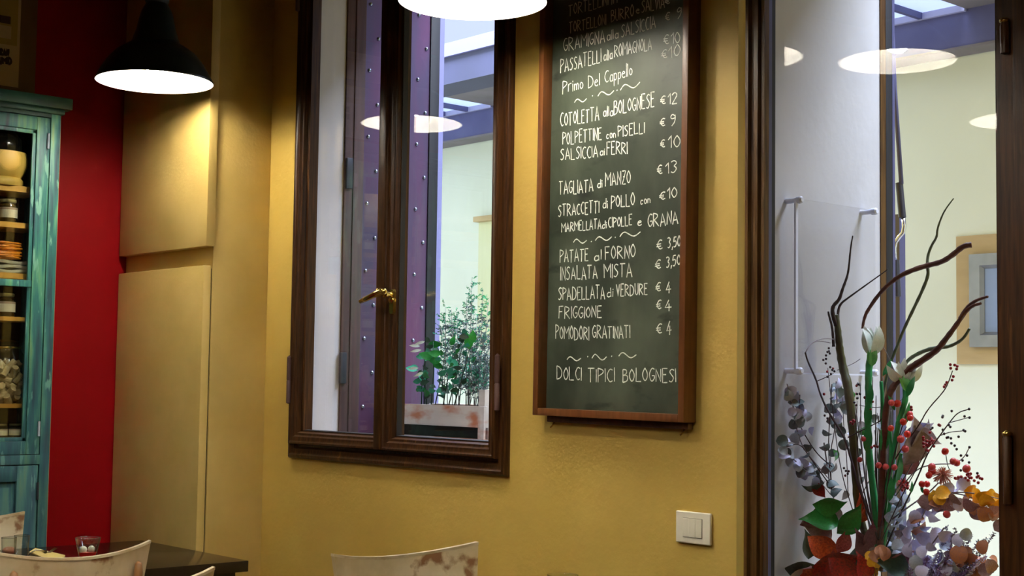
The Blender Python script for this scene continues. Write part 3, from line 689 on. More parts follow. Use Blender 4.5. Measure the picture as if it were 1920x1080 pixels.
jarat(14, 395, 'b', .067, .082, 'honey jar with cream label on the second shelf of the teal cabinet', 'honey')
jarat(8, 568, 'd', .075, .082, 'jar with white label on the shelf just above the cork jar', 'honey')
jarat(28, 808, 'f', .048, .050, 'small lidded jar at the right on the lowest cabinet shelf', 'dark_glass_jar')
jarat(1, 808, 'f', .048, .050, 'small lidded jar at the left on the lowest cabinet shelf', 'dark_glass_jar')
# orange packs on folded linen bags
pz = shelf['c']; base = Vector((-4.99, pyx(-5, 500), pz))
for k in range(3):
    m = MB(); n = 10; yy0 = pyx(-40, 500); yy1 = pyx(52-k*3, 505)
    zb0 = pz+.001+k*.0155
    for i in range(n+1):
        t_ = i/n; y = yy0+(yy1-yy0)*t_; w = .003*math.sin(t_*9+k*2)
        m.v += [Vector((-4.935, y, zb0+w)), Vector((-5.08, y, zb0+w)), Vector((-5.08, y, zb0+.0125+w)), Vector((-4.935+.004*math.sin(7*t_+k), y, zb0+.0125+w))]
    for i in range(n):
        for j in range(4): m.f.append((4*i+j, 4*i+(j+1) % 4, 4*i+4+(j+1) % 4, 4*i+4+j))
    m.f += [(0, 1, 2, 3), (4*n+3, 4*n+2, 4*n+1, 4*n)]
    obj('folded_cloth', m, 'linen', loc=(-5.0, (yy0+yy1)/2, zb0), bevel=.004, label=['bottom grey linen cloth of the folded stack in the teal cabinet', 'middle grey linen cloth of the folded stack in the teal cabinet', 'top grey linen cloth, directly under the orange packet'][k], cat='cloth', group='folded linen in the cabinet')
t = thing('orange_packet', 'bright orange packet of dried strips lying on the grey linen in the cabinet', 'packet', (-4.99, pyx(5, 480), pz+.049))
for k in range(26):
    y0 = pyx(random.uniform(-40, 0), 480); y1 = pyx(random.uniform(28, 36), 480); z = pz+.052+.0022*k+random.uniform(0, .002)*1; x = -4.945+random.uniform(-.012, .008)
    m = MB().tube([(x, y0, z), (x+.006, (y0+y1)/2, z+random.uniform(-.004, .004)), (x-.002, y1, z+random.uniform(-.004, .004))], [.003, .0048, .003], 6)
    obj('strip', m, 'orange_pack', t, smooth=True)
obj('paper_wrap', box(-5.03, -4.955, pyx(-40, 455), pyx(29, 455), pz+.10, pz+.103).box(-5.03, -4.957, pyx(-40, 455), pyx(8, 455), pz+.052, pz+.10), 'kraft', t)
# cork jar
jr = .072; jp = Vector((-5.0, PX(6, 700, -5.0).y, shelf['e'])); jh = PX(6, 640, -5.0).z-shelf['e']
t = thing('cork_jar', 'large clip-top glass jar full of wine corks in the teal cabinet', 'jar', jp)
obj('jar_glass', MB().open_lathe(jp, [(jr*.9, 0), (jr, .01), (jr, jh*.74), (jr*.8, jh*.86), (jr*.8, jh*.93)], 32), 'jar_glass', t, smooth=True)
obj('jar_lid', MB().lathe(jp+Vector((0, 0, jh*.93)), [(jr*.84, 0), (jr*.84, .012), (jr*.6, .02), (.001, .022)], 28), 'jar_glass', t, smooth='angle')
obj('clip_ring', MB().tube([jp+Vector((jr*.82*math.cos(q), jr*.82*math.sin(q), jh*.90)) for q in [2*PI*i/24 for i in range(25)]], .003, 6), 'brass', t, smooth=True)
ck = MB().lathe((0, 0, -.020), [(.0110, 0), (.012, .0015), (.012, .0385), (.0110, .040)], 12)
cme = bpy.data.meshes.new('cork'); cme.from_pydata([tuple(p) for p in ck.v], [], ck.f); cme.materials.append(MATS['cork'])
cz0 = jp.z+.014; placed = []
for k in range(2600):
    rr = math.sqrt(random.random())*(jr-.017); q = random.uniform(0, 2*PI); c = jp+Vector((rr*math.cos(q), rr*math.sin(q), 0)); c.z = random.uniform(cz0, jp.z+jh*.66)
    if (c-jp).x < -.01: continue
    if all((c-b).length > .0235 for b in placed): placed.append(c)
    if len(placed) > 60: break
for i, c in enumerate(placed):
    put('cork', cme, t, c, Euler((random.uniform(.3, 2.8), random.uniform(-.6, .6), random.uniform(0, 6.28))).to_matrix())

# ------------------------------------------------------------------ poster above the cabinet
PXX = RX+.012
a = PX(68, 100, PXX); yb0 = a.y-.62; zb0 = PX(68, 178, PXX).z-.05; zb1 = 2.85
ps = thing('framed_poster', 'brown board poster with gold picture and black lettering, above the teal cabinet', 'poster', (PXX, a.y-.3, zb0))
obj('backing_board', box(RX+.002, PXX, yb0, a.y, zb0, zb1), 'poster_board', ps, bevel=.002)
b = PX(36, 100, PXX); zp0 = PX(30, 164, PXX).z
pa = obj('paper', box(PXX, PXX+.002, b.y-.42, b.y, zp0, zb1-.06), 'poster_paper', ps)
g = PX(31, 87, PXX)
obj('picture', box(PXX+.002, PXX+.003, b.y-.40, g.y, g.z, zb1-.09), 'poster_gold', pa)
g2 = PX(20, 74, PXX); obj('picture_figure', box(PXX+.003, PXX+.0036, b.y-.36, g2.y, g2.z, PX(20, 50, PXX).z), 'poster_paper', pa)
g2 = PX(19, 46, PXX); obj('picture_figure', box(PXX+.003, PXX+.0036, b.y-.36, g2.y, g2.z, PX(20, 32, PXX).z), 'poster_dark', pa)
mb = MB(); pj = lambda x, y: PX(x, y, PXX+.003)
word(mb, 'RAN', 1, 104, 16, 105.5, 13, hw=.0035, proj=pj, nrm=Vector((1, 0, 0)), jit=0)
word(mb, 'UMID', -1, 119.5, 21, 121, 13, hw=.0042, proj=pj, nrm=Vector((1, 0, 0)), jit=0)
obj('lettering', mb, 'poster_dark', pa)

# ------------------------------------------------------------------ tables
TZ = .775
s_ = (EYE.z-TZ)/.61
def table(x0, x1, y0, y1, label):
    t = thing('dining_table', label, 'table', ((x0+x1)/2, (y0+y1)/2, 0), 'black dining tables')
    obj('tabletop', box(x0, x1, y0, y1, TZ-.035, TZ), 'table_black', t, bevel=.002)
    obj('apron', box(x0+.03, x1-.03, y0+.03, y1-.03, TZ-.11, TZ-.036), 'table_black', t)
    for ax in (x0+.03, x1-.08):
        for ay in (y0+.03, y1-.08): obj('leg', box(ax, ax+.05, ay, ay+.05, 0, TZ-.11), 'table_black', t)
    return t
p1 = PZ(265, 1013, TZ); p2 = PZ(468, 1051, TZ)
ty1 = (p1.y+p2.y)/2
table(p1.x, p2.x, ty1-1.12, ty1, 'glossy black dining table in the corner between cabinet and ochre cupboard')
table(-2.90, -2.18, 1.98, 2.70, 'black dining table under the blackboard, its top just below the picture edge')

# ------------------------------------------------------------------ chairs
def chair(x, y, face, top, wid, label):
    """back centre at x,y ; face=+1 sitter looks to +x, -1 to -x"""
    t = thing('dining_chair', label, 'chair', (x+face*.2, y, 0), 'cream distressed dining chairs')
    f = face; h = .20; n = 12; hw = wid/2
    m = MB(); me = MB()
    def pt(u, v, o):    # u -1..1 across, v 0..1 up, o offset through thickness
        w = hw*(.90+.10*v); xx = x - f*(.055*(1-u*u)) + f*.012*(1-v)*2 + f*o
        zz = top-h*(1-v) - (.026*(1-u*u) if v > .99 else .026*(1-u*u)*v)
        return Vector((xx, y+u*w, zz))
    for o in (0, .012):
        for j in range(5):
            for i in range(n+1): m.v.append(pt(-1+2*i/n, j/4, o))
    K = 5*(n+1)
    for s0 in (0, K):
        for j in range(4):
            for i in range(n): a = s0+j*(n+1)+i; m.f.append((a, a+1, a+n+2, a+n+1))
    for i in range(n):
        m.f.append((i, i+1, K+i+1, K+i)); a = 4*(n+1)+i
    for j in range(4):
        for e in (0, n): a = j*(n+1)+e; m.f.append((a, a+n+1, K+a+n+1, K+a))
    # top edge as its own lighter strip
    for i in range(n+1):
        for o in (-.001, .013):
            q = pt(-1+2*i/n, 1, o); me.v += [q+Vector((0, 0, -.004)), q+Vector((0, 0, .003))]
    for i in range(n):
        a = 4*i; me.f += [(a, a+4, a+5, a+1), (a+1, a+5, a+7, a+3), (a+3, a+7, a+6, a+2), (a+2, a+6, a+4, a)]
    me.f += [(0, 1, 3, 2), (4*n+2, 4*n+3, 4*n+1, 4*n)]
    b = obj('backrest', m, 'cream_distress', t, smooth='angle')
    obj('top_edge', me, 'cream_edge', b, smooth='angle')
    for u in (-.80, .80):
        ox = -f*.014
        q = pt(u, .74, 0)+Vector((ox, 0, 0)); zq = q.z
        m = MB().tube([(q.x+f*.03, q.y*.98+y*.02, .44), (q.x+f*.006, q.y, zq-.12), (q.x, q.y, zq-.02), (q.x, q.y, zq+.004), (q.x+f*.004, q.y, zq+.010)], [.014, .013, .0125, .010, .003], 12)
        obj('back_post', m, 'bronze_wood', t, smooth=True)
        obj('leg', MB().tube([(q.x+f*.03, q.y, .44), (q.x-f*.02, q.y, 0)], [.016, .013], 10), 'bronze_wood', t, smooth=True)
        obj('leg', MB().tube([(x+f*.40, q.y, .43), (x+f*.41, q.y, 0)], [.017, .013], 10), 'bronze_wood', t, smooth=True)
        obj('stretcher', MB().tube([(x-f*.01, q.y, .2), (x+f*.405, q.y, .2)], .009, 8), 'bronze_wood', t, smooth=True)
    obj('seat', box(min(x-f*.02, x+f*.43), max(x-f*.02, x+f*.43), y-hw*.92, y+hw*.92, .43, .46), 'cream_distress', t, bevel=.01)
    return t
def cpos(pxr, pyr, top): return PZ(pxr, pyr, top)
c = cpos(283, 1015, .905); wid = .45
chair(c.x, c.y-wid/2, -1, .905, wid, 'cream distressed chair seen from behind, bottom left, with two bronze post ends')
a, b = cpos(622, 1040, .925), cpos(890, 1017, .925)
chair((a.x+b.x)/2, (a.y+b.y)/2, 1, .925, b.y-a.y, 'cream and brown distressed chair standing in front of the wall below the window')
c = cpos(403, 1065, .905)
chair(c.x, c.y-.225, -1, .905, .45, 'cream chair showing only its top corner below the black table edge')
c = cpos(44, 960, .893)
chair(c.x, c.y-.225, 1, .893, .45, 'cream chair at far left, between black table and teal cabinet')

# ------------------------------------------------------------------ things on the tables
def cup_at(px, py, wpx, top, hgt, taper, name, label, cat, n=28, group=None):
    p = PZ(px, py, top); dep = (p-EYE).dot(_d); r = wpx/2*dep/FPX; b = Vector((p.x, p.y, TZ))
    t = thing(name, label, cat, b, group)
    obj('glass_wall', MB().open_lathe(b, [(.001, .004), (r*taper, .0), (r*taper*1.02, .004), (r, hgt-.002), (r*.985, hgt), (r*.955, hgt-.002), (r*taper*.94, .010), (.001, .010)], n), 'jar_glass', t, smooth=True)
    obj('rim', MB().tube([b+Vector((r*.97*math.cos(q), r*.97*math.sin(q), hgt)) for q in [2*PI*i/n for i in range(n+1)]], .0011, 5), 'acrylic_clear', t, smooth=True)
    return t, b, r
top = TZ+.066
t, b, r = cup_at(165, 1008, 47, top, .066, .66, 'votive_glass', 'small tapered glass holding white balls over red jelly on the black table', 'glass')
obj('red_jelly', MB().lathe(b, [(.001, .008), (r*.62, .008), (r*.70, .020), (.001, .021)], 20), 'red_jelly', t, smooth='angle')
obj('white_ball', MB().ball(b+Vector((-.004, -.013, .028)), .012), 'white_ball', t, smooth=True)
obj('white_ball', MB().ball(b+Vector((.002, .012, .028)), .012), 'white_ball', t, smooth=True)
t1, b1, r1 = cup_at(17, 1008, 28, TZ+.085, .085, .85, 'tumbler', 'left of the two clear tumblers behind the chair back at bottom left', 'glass', group='clear tumblers on the corner table')
t2, b2, r2 = cup_at(41, 1004, 28, TZ+.085, .085, .85, 'tumbler', 'right of the two clear tumblers, next to the fork on the black table', 'glass', group='clear tumblers on the corner table')
p = PZ(1055, 1077, TZ+.10)
cup_at(1055, 1078, 60, TZ+.10, .10, .8, 'tumbler', 'clear tumbler whose rim just shows at the bottom, below the blackboard', 'glass')
nq = [PZ(x, y, TZ+.002) for x, y in ((55, 1036), (66, 1029), (122, 1042.5), (100, 1055))]
m = MB(); m.add([Vector((q.x, q.y, TZ+.0005)) for q in nq]+[Vector((q.x, q.y, TZ+.005)) for q in nq], [(0,1,2,3),(7,6,5,4),(0,4,5,1),(1,5,6,2),(2,6,7,3),(3,7,4,0)])
obj('napkin', m, 'napkin', loc=nq[0], label='yellow folded napkin under the fork on the black table', cat='napkin')
f0 = PZ(52, 1036, TZ+.014); f1 = PZ(90, 1033, TZ+.012); dr = Vector((f1.x-f0.x, f1.y-f0.y, 0)).normalized(); sd = Vector((-dr.y, dr.x, 0)); fb = Vector((f0.x, f0.y, TZ+.007))
fk = thing('fork', 'steel fork with four tines lying on the yellow napkin', 'fork', fb)
obj('handle', MB().tube([fb, fb+dr*.03+Vector((0, 0, .012)), fb+dr*.055+Vector((0, 0, .008)), fb+dr*.072+Vector((0, 0, .002))], [.003, .0025, .003, .006], 8), 'fork_steel', fk, smooth=True)
for i in range(4):
    o = sd*(.0045*(i-1.5)); obj('tine', MB().tube([fb+dr*.070+o+Vector((0, 0, .002)), fb+dr*.085+o+Vector((0, 0, .0)), fb+dr*.112+o+Vector((0, 0, .012))], [.0016, .0014, .0008], 6), 'fork_steel', fk, smooth=True)
p = PZ(17, 1031, TZ+.02)
obj('red_fruit', MB().ball(Vector((p.x, p.y, TZ+.016)), .022, 16, 10, .7), 'fruit_red', smooth=True, loc=(p.x, p.y, TZ), label='round reddish fruit beside the tumblers on the corner table', cat='fruit')

# ------------------------------------------------------------------ leaf meshes
def leafmesh(name, m, L, Wd, n=6, cup=.15, fold=.12, rnd=False, wavy=0., pointy=False):
    """leaf along +x from origin, in xy plane"""
    vs = []; fs = []
    for i in range(n+1):
        t = i/n; w = math.sqrt(max(0, 1-(2*t-1)**2)) if rnd else (math.sin(PI*t**.75)**1.35 if pointy else math.sin(PI*t**.8)**.9)
        w = max(w, .02)*Wd/2; z = cup*L*math.sin(PI*t)*.5 + wavy*math.sin(t*9)*L
        vs += [(t*L, -w, z+fold*w), (t*L, 0, z-fold*w*.2), (t*L, w, z+fold*w)]
    for i in range(n):
        for j in range(2): a = 3*i+j; fs.append((a, a+3, a+4, a+1))
    me = bpy.data.meshes.new(name); me.from_pydata(vs, [], fs); me.materials.append(MATS[m])
    for p in me.polygons: p.use_smooth = True
    return me
def rrot(tilt=None):
    return Euler((random.uniform(-.9, .9) if tilt is None else tilt, random.uniform(-.9, .9), random.uniform(0, 2*PI))).to_matrix()
def toward(dirv, roll=0.):
    """matrix whose x axis is dirv and z axis leans to the camera"""
    x = dirv.normalized(); c = -_d; z = (c - x*c.dot(x)); z = z.normalized() if z.length > 1e-3 else Vector((0, 0, 1)); y = z.cross(x)
    return Matrix((x, y, z)).transposed() @ Matrix.Rotation(roll, 3, 'X')

# ------------------------------------------------------------------ window crate with plants
CY0 = 3.10
q0 = PY(750, 757, CY0); q1 = PY(911, 762, CY0); zc1 = (q0.z+q1.z)/2; xa, xb = -4.16, q1.x
ct = thing('plant_crate', 'weathered whitewashed wooden crate holding plants on the outer window sill', 'crate', ((xa+xb)/2, CY0+.1, 1.135))
zp = PY(840, 799, CY0).z; zq = PY(840, 820, CY0).z
obj('plank', box(xa, xb, CY0, CY0+.012, zp, zc1), 'crate_wood', ct, bevel=.0015)
obj('plank', box(xa, xb, CY0, CY0+.012, 1.136, zq), 'crate_wood', ct, bevel=.0015)
obj('plank', box(xa, xb, CY0+.2, CY0+.212, 1.136, zc1), 'crate_wood', ct, bevel=.0015)
for x in (xa, xb-.012): obj('end_board', box(x, x+.012, CY0+.012, CY0+.2, 1.136, zc1-.004), 'crate_wood', ct)
for x in (xa+.012, xb-.050): obj('corner_post', box(x, x+.030, CY0+.012, CY0+.03, 1.136, zc1+.055), 'crate_wood', ct)
obj('corner_post', box(xb-.030, xb, CY0-.008, CY0, 1.136, zc1-.002), 'crate_wood', ct)
obj('liner', box(xa+.014, xb-.014, CY0+.031, CY0+.19, 1.14, zc1-.01), 'soil', ct)
# plants
PLN = {'herb': (CY0+.08), }
lm = {k: leafmesh('leaf', k, 1, .55, 5) for k in ('green_leaf', 'dark_leaf', 'teal_leaf', 'bright_leaf', 'grey_leaf')}
lw = leafmesh('leaf', 'petal', 1, .28, 5)
pl1 = thing('leafy_plant', 'broad-leaved deep green plant at the left end of the window crate', 'plant', ((PY(800, 760, CY0+.06)).x, CY0+.06, zc1-.012))
def stem(parent, pts, r0, r1, m, name='stem', n=6):
    k = len(pts); return obj(name, MB().tube(pts, [r0+(r1-r0)*i/(k-1) for i in range(k)], n), m, parent, smooth=True)
for (bx, tx, ty) in ((790, 800, 655), (800, 790, 690), (815, 835, 660), (808, 812, 640), (840, 868, 640), (850, 888, 620), (830, 850, 680)):
    yy = CY0+.06+random.uniform(-.02, .04)
    b0 = PY(bx, 765, yy); b0.z = zc1-.012; e = PY(tx, ty, yy-.02); mid = (b0+e)/2+Vector((random.uniform(-.01, .01), 0, .01))
    s = stem(pl1, [b0, mid, e], .0022, .0012, 'dark_leaf')
    for k in range(9):
        t_ = .25+.75*k/8; p = b0.lerp(e, t_)+Vector((random.uniform(-.012, .012), random.uniform(-.02, .02), random.uniform(-.01, .01)))
        dv = Vector((random.choice((-1, 1))*random.uniform(.4, 1), random.uniform(-.5, .3), random.uniform(-.3, .6)))
        put('leaf', lm[random.choice(('green_leaf', 'teal_leaf', 'dark_leaf', 'teal_leaf', 'dark_leaf'))], pl1, p, toward(dv, random.uniform(-.7, .7)), random.uniform(.028, .050))
for x, y, w, a in ((803, 645, 12, 0), (800, 668, 14, .3), (812, 672, 13, 2.8), (885, 645, 12, 1.5), (845, 648, 9, 1.2), (826, 665, 11, 3.), (880, 655, 14, 1.7)):
    p = PY(x, y, CY0+.03); put('leaf', lm['green_leaf'], pl1, p, toward(CR*math.cos(a)+CU*math.sin(a), .2), w*2.2/540)
for x, y in ((797, 640), (788, 649), (790, 656), (785, 690), (795, 698)):
    p = PY(x, y, CY0+.03); put('pale_leaf', lw, pl1, p, toward(-CR+CU*random.uniform(-.5, .2), .2), .04)
pl2 = thing('feathery_herb', 'tall feathery grey-green herb bush filling the right of the window crate', 'plant', (PY(875, 760, CY0+.12).x, CY0+.12, zc1-.012))
tips = [(885, 520), (905, 545), (916, 560), (835, 575), (858, 590), (846, 580), (890, 575), (875, 560), (828, 612), (850, 615), (870, 605), (895, 600), (915, 600), (840, 640), (862, 630), (885, 640), (905, 630), (918, 640), (878, 670), (900, 665), (915, 680), (868, 690), (895, 700), (912, 710)]
fol = {'grey_leaf': MB(), 'teal_leaf': MB(), 'bright_leaf': MB()}
def tinyleaf(mb, p, dv, L, w):
    R = toward(dv, random.uniform(-1, 1)); a = R @ Vector((L*.5, w, 0)); b_ = R @ Vector((L, 0, 0)); c_ = R @ Vector((L*.5, -w, L*.1)); mb.add([p, p+a, p+b_, p+c_], [(0, 1, 2, 3)])
for tx, ty in tips:
    yy = CY0+.12+random.uniform(-.05, .07); bx = 848+(tx-848)*.75+random.uniform(-8, 8)
    b0 = PY(bx, 765, yy); b0.z = zc1-.012; e = PY(tx, ty, yy+random.uniform(-.03, .03)); mid = b0.lerp(e, .55)+Vector((random.uniform(-.012, .012), 0, .012))
    stem(pl2, [b0, mid, e], .0016, .0007, 'twig_grey', n=5)
    for q in range(38):
        t_ = random.uniform(.22, 1.); p = b0.lerp(e, t_)+Vector((0, 0, .012*math.sin(PI*t_)))
        dv = Vector((random.uniform(-1, 1), random.uniform(-1, 1), random.uniform(-.1, .9))).normalized(); Ls = random.uniform(.02, .045)*(1.1-.4*t_)
        high = (ty < 600 and t_ > .8); key = random.choice(('bright_leaf', 'bright_leaf', 'teal_leaf')) if high else random.choice(('grey_leaf', 'grey_leaf', 'grey_leaf', 'teal_leaf'))
        for k in range(6):
            for sg in (-1, 1):
                pp_ = p+dv*Ls*(k+1)/6; tinyleaf(fol[key], pp_, dv*.5+Vector((sg*.6, random.uniform(-.4, .4), random.uniform(-.5, .5))), random.uniform(.005, .010), random.uniform(.0012, .0024))
for k, mb in fol.items(): obj('foliage', mb, k, pl2, kind='stuff')

# ------------------------------------------------------------------ flower arrangement behind the doorway glass
AY = 3.07
base = PY(1655, 1075, AY); base.z = .5
fa = thing('flower_arrangement', 'tall autumn flower arrangement of eucalyptus, berries and twisted branches behind the doorway glass', 'flower arrangement', base)
obj('pot', MB().lathe(base, [(.001, 0), (.08, 0), (.085, .01), (.12, .25), (.125, .27), (.115, .275), (.11, .25), (.001, .24)], 28), 'dark_iron', fa, smooth='angle')
obj('foam', MB().ball(base+Vector((0, 0, .30)), .11, 16, 8, .5), 'dark_leaf', fa)
def AP(x, y, v):
    lim = PX(x, y, DL+(.075 if y < 712 else .03)).y if x < 1700 else 9
    return PY(x, y, max(W+.062, min(v, lim)))
def path(pts, dy=0, w=0):
    out = []
    for i, (x, y) in enumerate(pts): out.append(AP(x, y, AY+dy+w*math.sin(i*1.3)))
    return out
def smoothp(P, n=2):
    for _ in range(n):
        Q = [P[0]]
        for a, b in zip(P, P[1:]): Q += [a.lerp(b, .25), a.lerp(b, .75)]
        P = Q+[P[-1]]
    return P
def branch(name, pts, r0, r1, m, dy=0, w=.008, parent=None, n=8, rm=None):
    P = smoothp(path(pts, dy, w), 2); k = len(P); s = 3.75/FPX
    R = [(r0+(r1-r0)*i/(k-1) if rm is None else (r0+(rm-r0)*2*i/(k-1) if i < k/2 else rm+(r1-rm)*(2*i/(k-1)-1)))*s*(1+.08*math.sin(i*2.3)) for i in range(k)]
    return obj(name, MB().tube(P, R, n), m, parent or fa, smooth=True)
BOT = (1650, 1070)
b1_ = branch('twisted_branch', [(1617, 616), (1620, 598), (1626, 583), (1651, 547), (1683, 519), (1714, 505), (1742, 497), (1767, 491), (1788, 477), (1806, 461), (1822, 459)], 2.2, 5.2, 'bark_red', -.01, rm=4.6)
branch('twisted_branch', [BOT, (1652, 950), (1656, 850), (1660, 780), (1666, 742), (1679, 718), (1700, 695), (1732, 674), (1757, 657), (1774, 635), (1792, 611), (1809, 586), (1823, 573), (1839, 569)], 5.5, 2.2, 'bark_red', -.03, rm=6.4)
branch('twisted_branch', [(1800, 598), (1813, 576), (1830, 563), (1852, 556)], 4, 2.2, 'bark_red', -.03)
branch('twisted_branch', [BOT, (1648, 900), (1652, 760), (1665, 692), (1679, 657), (1693, 621), (1711, 583), (1728, 548), (1741, 516), (1739, 500), (1739, 481), (1746, 461), (1757, 444), (1757, 431), (1764, 410), (1772, 393), (1788, 372)], 2.5, 1., 'bark_green', .02, rm=3)
branch('twisted_branch', [(1655, 800), (1680, 705), (1699, 678), (1718, 664), (1746, 653), (1771, 651), (1785, 648), (1806, 636), (1818, 616)], 3, 2.2, 'bark_green', .0, rm=3.6)
th = branch('thick_branch', [(1650, 1060), (1612, 980), (1606, 920), (1602, 850), (1597, 780), (1590, 722), (1581, 692), (1575, 660), (1573, 639), (1570, 610), (1566, 590)], 6.5, 5, 'bark_olive', .0, rm=8.5, n=10)
branch('twig', [(1563, 650), (1562, 630), (1560, 611), (1554, 590), (1553, 584)], 3, 1.6, 'bark_dark', 0, parent=th)
branch('twig', [(1568, 610), (1561, 590), (1561, 574), (1574, 562), (1579, 544), (1586, 526), (1591, 509), (1595, 463), (1599, 442)], 4.5, 1, 'bark_dark', -.01, parent=th)
branch('twig', [(1571, 600), (1571, 586), (1575, 570), (1591, 558), (1623, 535), (1665, 505)], 3.2, .8, 'bark_dark', .01, parent=th)
wires = [
 ([(1510, 661), (1514, 677), (1531, 713), (1536, 734), (1549, 765), (1570, 799), (1585, 823), (1598, 869), (1609, 911), (1623, 946), (1648, 1013)], 1.5, 2.8, 'bark_dark'),
 ([(1510, 661), (1518, 646), (1533, 638), (1557, 643)], 1, .7, 'twig_grey'), ([(1510, 663), (1520, 642), (1545, 634), (1563, 636)], .8, .7, 'twig_grey'),
 ([(1531, 715), (1550, 707), (1563, 700)], .9, .6, 'bark_dark'), ([(1570, 694), (1600, 682), (1613, 673)], .8, .5, 'twig_grey'),
 ([(1786, 695), (1777, 721), (1768, 736), (1738, 769), (1725, 795), (1692, 839), (1662, 887), (1650, 950), BOT], .9, 1.6, 'bark_dark'),
 ([(1818, 767), (1796, 773), (1781, 791), (1762, 817), (1740, 847), (1721, 895), (1690, 960), (1655, 1040)], .8, 2, 'bark_dark'),
 ([(1818, 838), (1808, 858), (1790, 870), (1750, 870), (1715, 880), (1680, 930)], .8, 1.3, 'twig_grey'),
 ([(1804, 808), (1780, 810), (1762, 817)], .7, .8, 'bark_dark'), ([(1815, 783), (1790, 790), (1778, 793)], .7, .8, 'bark_dark'),
 ([(1612, 760), (1650, 766), (1690, 750), (1702, 745)], .8, .8, 'twig_grey'), ([(1590, 820), (1630, 800), (1650, 790), (1665, 772)], 1.2, .8, 'bark_dark'),
 ([(1560, 920), (1553, 850), (1555, 790), (1560, 720)], 1.2, .9, 'bark_dark'), ([(1590, 925), (1588, 860), (1582, 800), (1580, 745)], 1.1, .8, 'twig_grey'),
 ([(1560, 875), (1530, 850), (1503, 805), (1497, 790), (1500, 740)], 1.3, .8, 'bark_dark'), ([(1553, 905), (1520, 860), (1500, 830), (1475, 838)], 1.2, .7, 'bark_dark'),
 ([(1640, 1000), (1690, 960), (1740, 925), (1760, 905)], 1.7, 1.2, 'twig_grey'), ([(1640, 1000), (1672, 930), (1700, 890), (1720, 850)], 1.6, 1., 'twig_grey'),
 ([(1773, 849), (1776, 870), (1780, 880)], .9, .8, 'dark_leaf'), ([(1650, 640), (1662, 660), (1675, 690)], .6, .5, 'twig_grey'),
 ([(1600, 960), (1640, 880), (1680, 830), (1700, 800)], 1.1, .8, 'twig_grey'),
]
for pts, r0, r1, m in wires: branch('wiry_stem', pts, r0, r1, m, random.uniform(-.04, .04), w=.004, n=6)
for k in range(20):
    x0 = random.uniform(1600, 1668); branch('wiry_stem', [(1648+random.uniform(-6, 8), 1060), (x0*.5+1648*.5, 960), (x0, random.uniform(850, 905)), (x0+random.uniform(-14, 14), random.uniform(700, 830))], 1.9, .8, random.choice(('twig_grey', 'bark_dark', 'twig_grey')), random.uniform(-.05, .06), w=.004, n=6)
# amaryllis
def stemg(pts, r0, r1, m='stem_green', dy=-.02):
    return branch('flower_stem', pts, r0, r1, m, dy, w=.006, n=10)
s1 = stemg([BOT, (1640, 940), (1629, 850), (1627, 793), (1629, 745), (1628, 716), (1630, 680), (1634, 660)], 6, 6.5)
s2 = stemg([BOT, (1658, 940), (1676, 850), (1684, 793), (1694, 765), (1699, 741), (1697, 715)], 4.5, 5.5)
s3 = stemg([BOT, (1652, 900), (1655, 820), (1655, 760), (1652, 715)], 4, 3.0)
s4 = stemg([BOT, (1670, 930), (1690, 850)], 4, 3)
s5 = stemg([BOT, (1656, 1000), (1662, 920), (1672, 860), (1668, 800)], 4, 3)
pet = leafmesh('petal', 'petal', 1, .42, 7, cup=.35); petg = leafmesh('petal', 'petal_green', 1, .40, 6, cup=.3)
def bloom(cx, cy_, hh, parent, spread):
    c0 = AP(cx, cy_, AY-.02); s = 3.75/FPX
    for k in range(7):
        a = -spread+2*spread*k/6; dv = CU*math.cos(a)+CR*math.sin(a)-_d*random.uniform(-.25, .25)
        put('petal', pet, parent, c0+CR*math.sin(a)*.004+_d*random.uniform(-.008, .008), toward(dv, random.uniform(-.6, .6)), hh*s*random.uniform(.88, 1.08))
    for k in range(4):
        a = -spread*.6+1.2*spread*k/3; dv = CU*math.cos(a)+CR*math.sin(a)
        put('sepal', petg, parent, c0-CU*hh*s*.32-_d*.008, toward(dv, random.uniform(-.4, .4)), hh*s*.62)
bloom(1634, 668, 56, s1, .30); bloom(1696, 718, 42, s2, .75)
gl = leafmesh('leaf', 'stem_green', 1, .30, 6)
for x, y, a, L in ((1630, 760, 1.5, 40), (1627, 800, 1.6, 50), (1625, 850, 1.5, 55), (1700, 745, 1.2, 40), (1692, 800, 1.3, 45), (1668, 940, 1.5, 44), (1680, 905, 1.4, 50), (1678, 770, 2., 30), (1655, 705, 1.1, 34), (1730, 925, 1.7, 18), (1708, 925, 1.5, 22), (1655, 850, 1.5, 60)):
    put('leaf', gl, fa, AP(x, y, AY-.03), toward(CU*math.sin(a)+CR*math.cos(a), random.uniform(-.6, .6)), L*3.75/FPX)
# eucalyptus and coloured round leaves
rl = {k: leafmesh('round_leaf', k, 1, .92, 7, cup=.32, fold=.3, rnd=True) for k in ('euca', 'euca_dark', 'euca_lilac', 'euca_mauve', 'euca_orange', 'euca_yellow', 'green_leaf', 'dry_leaf')}
s3x, s4x = 2.842, 2.7
def rleaf(parent, x, y, rpx, m, dy=0, flat=None):
    c = AP(x, y, AY+dy+random.uniform(-.02, .02)); s = 2*rpx*3.75/FPX; a = random.uniform(0, 2*PI)
    R = toward(CR*math.cos(a)+CU*math.sin(a)+_d*random.uniform(-.6, .6), random.uniform(-1.25, 1.25) if flat is None else random.uniform(-flat, flat))
    put('leaf', rl[m], parent, c - (R @ Vector((s*.5, 0, 0))), R, s)
def spray(name, pts, ox, oy, sc, r, mats, stempts, dy=0, flat=None):
    st = branch(name, stempts, 1.5, .8, 'twig_grey', dy, w=.003, n=6)
    for x, y in pts: rleaf(st, ox+x/sc, oy+y/sc, r*random.uniform(.8, 1.15), random.choice(mats), dy, flat)
    return st
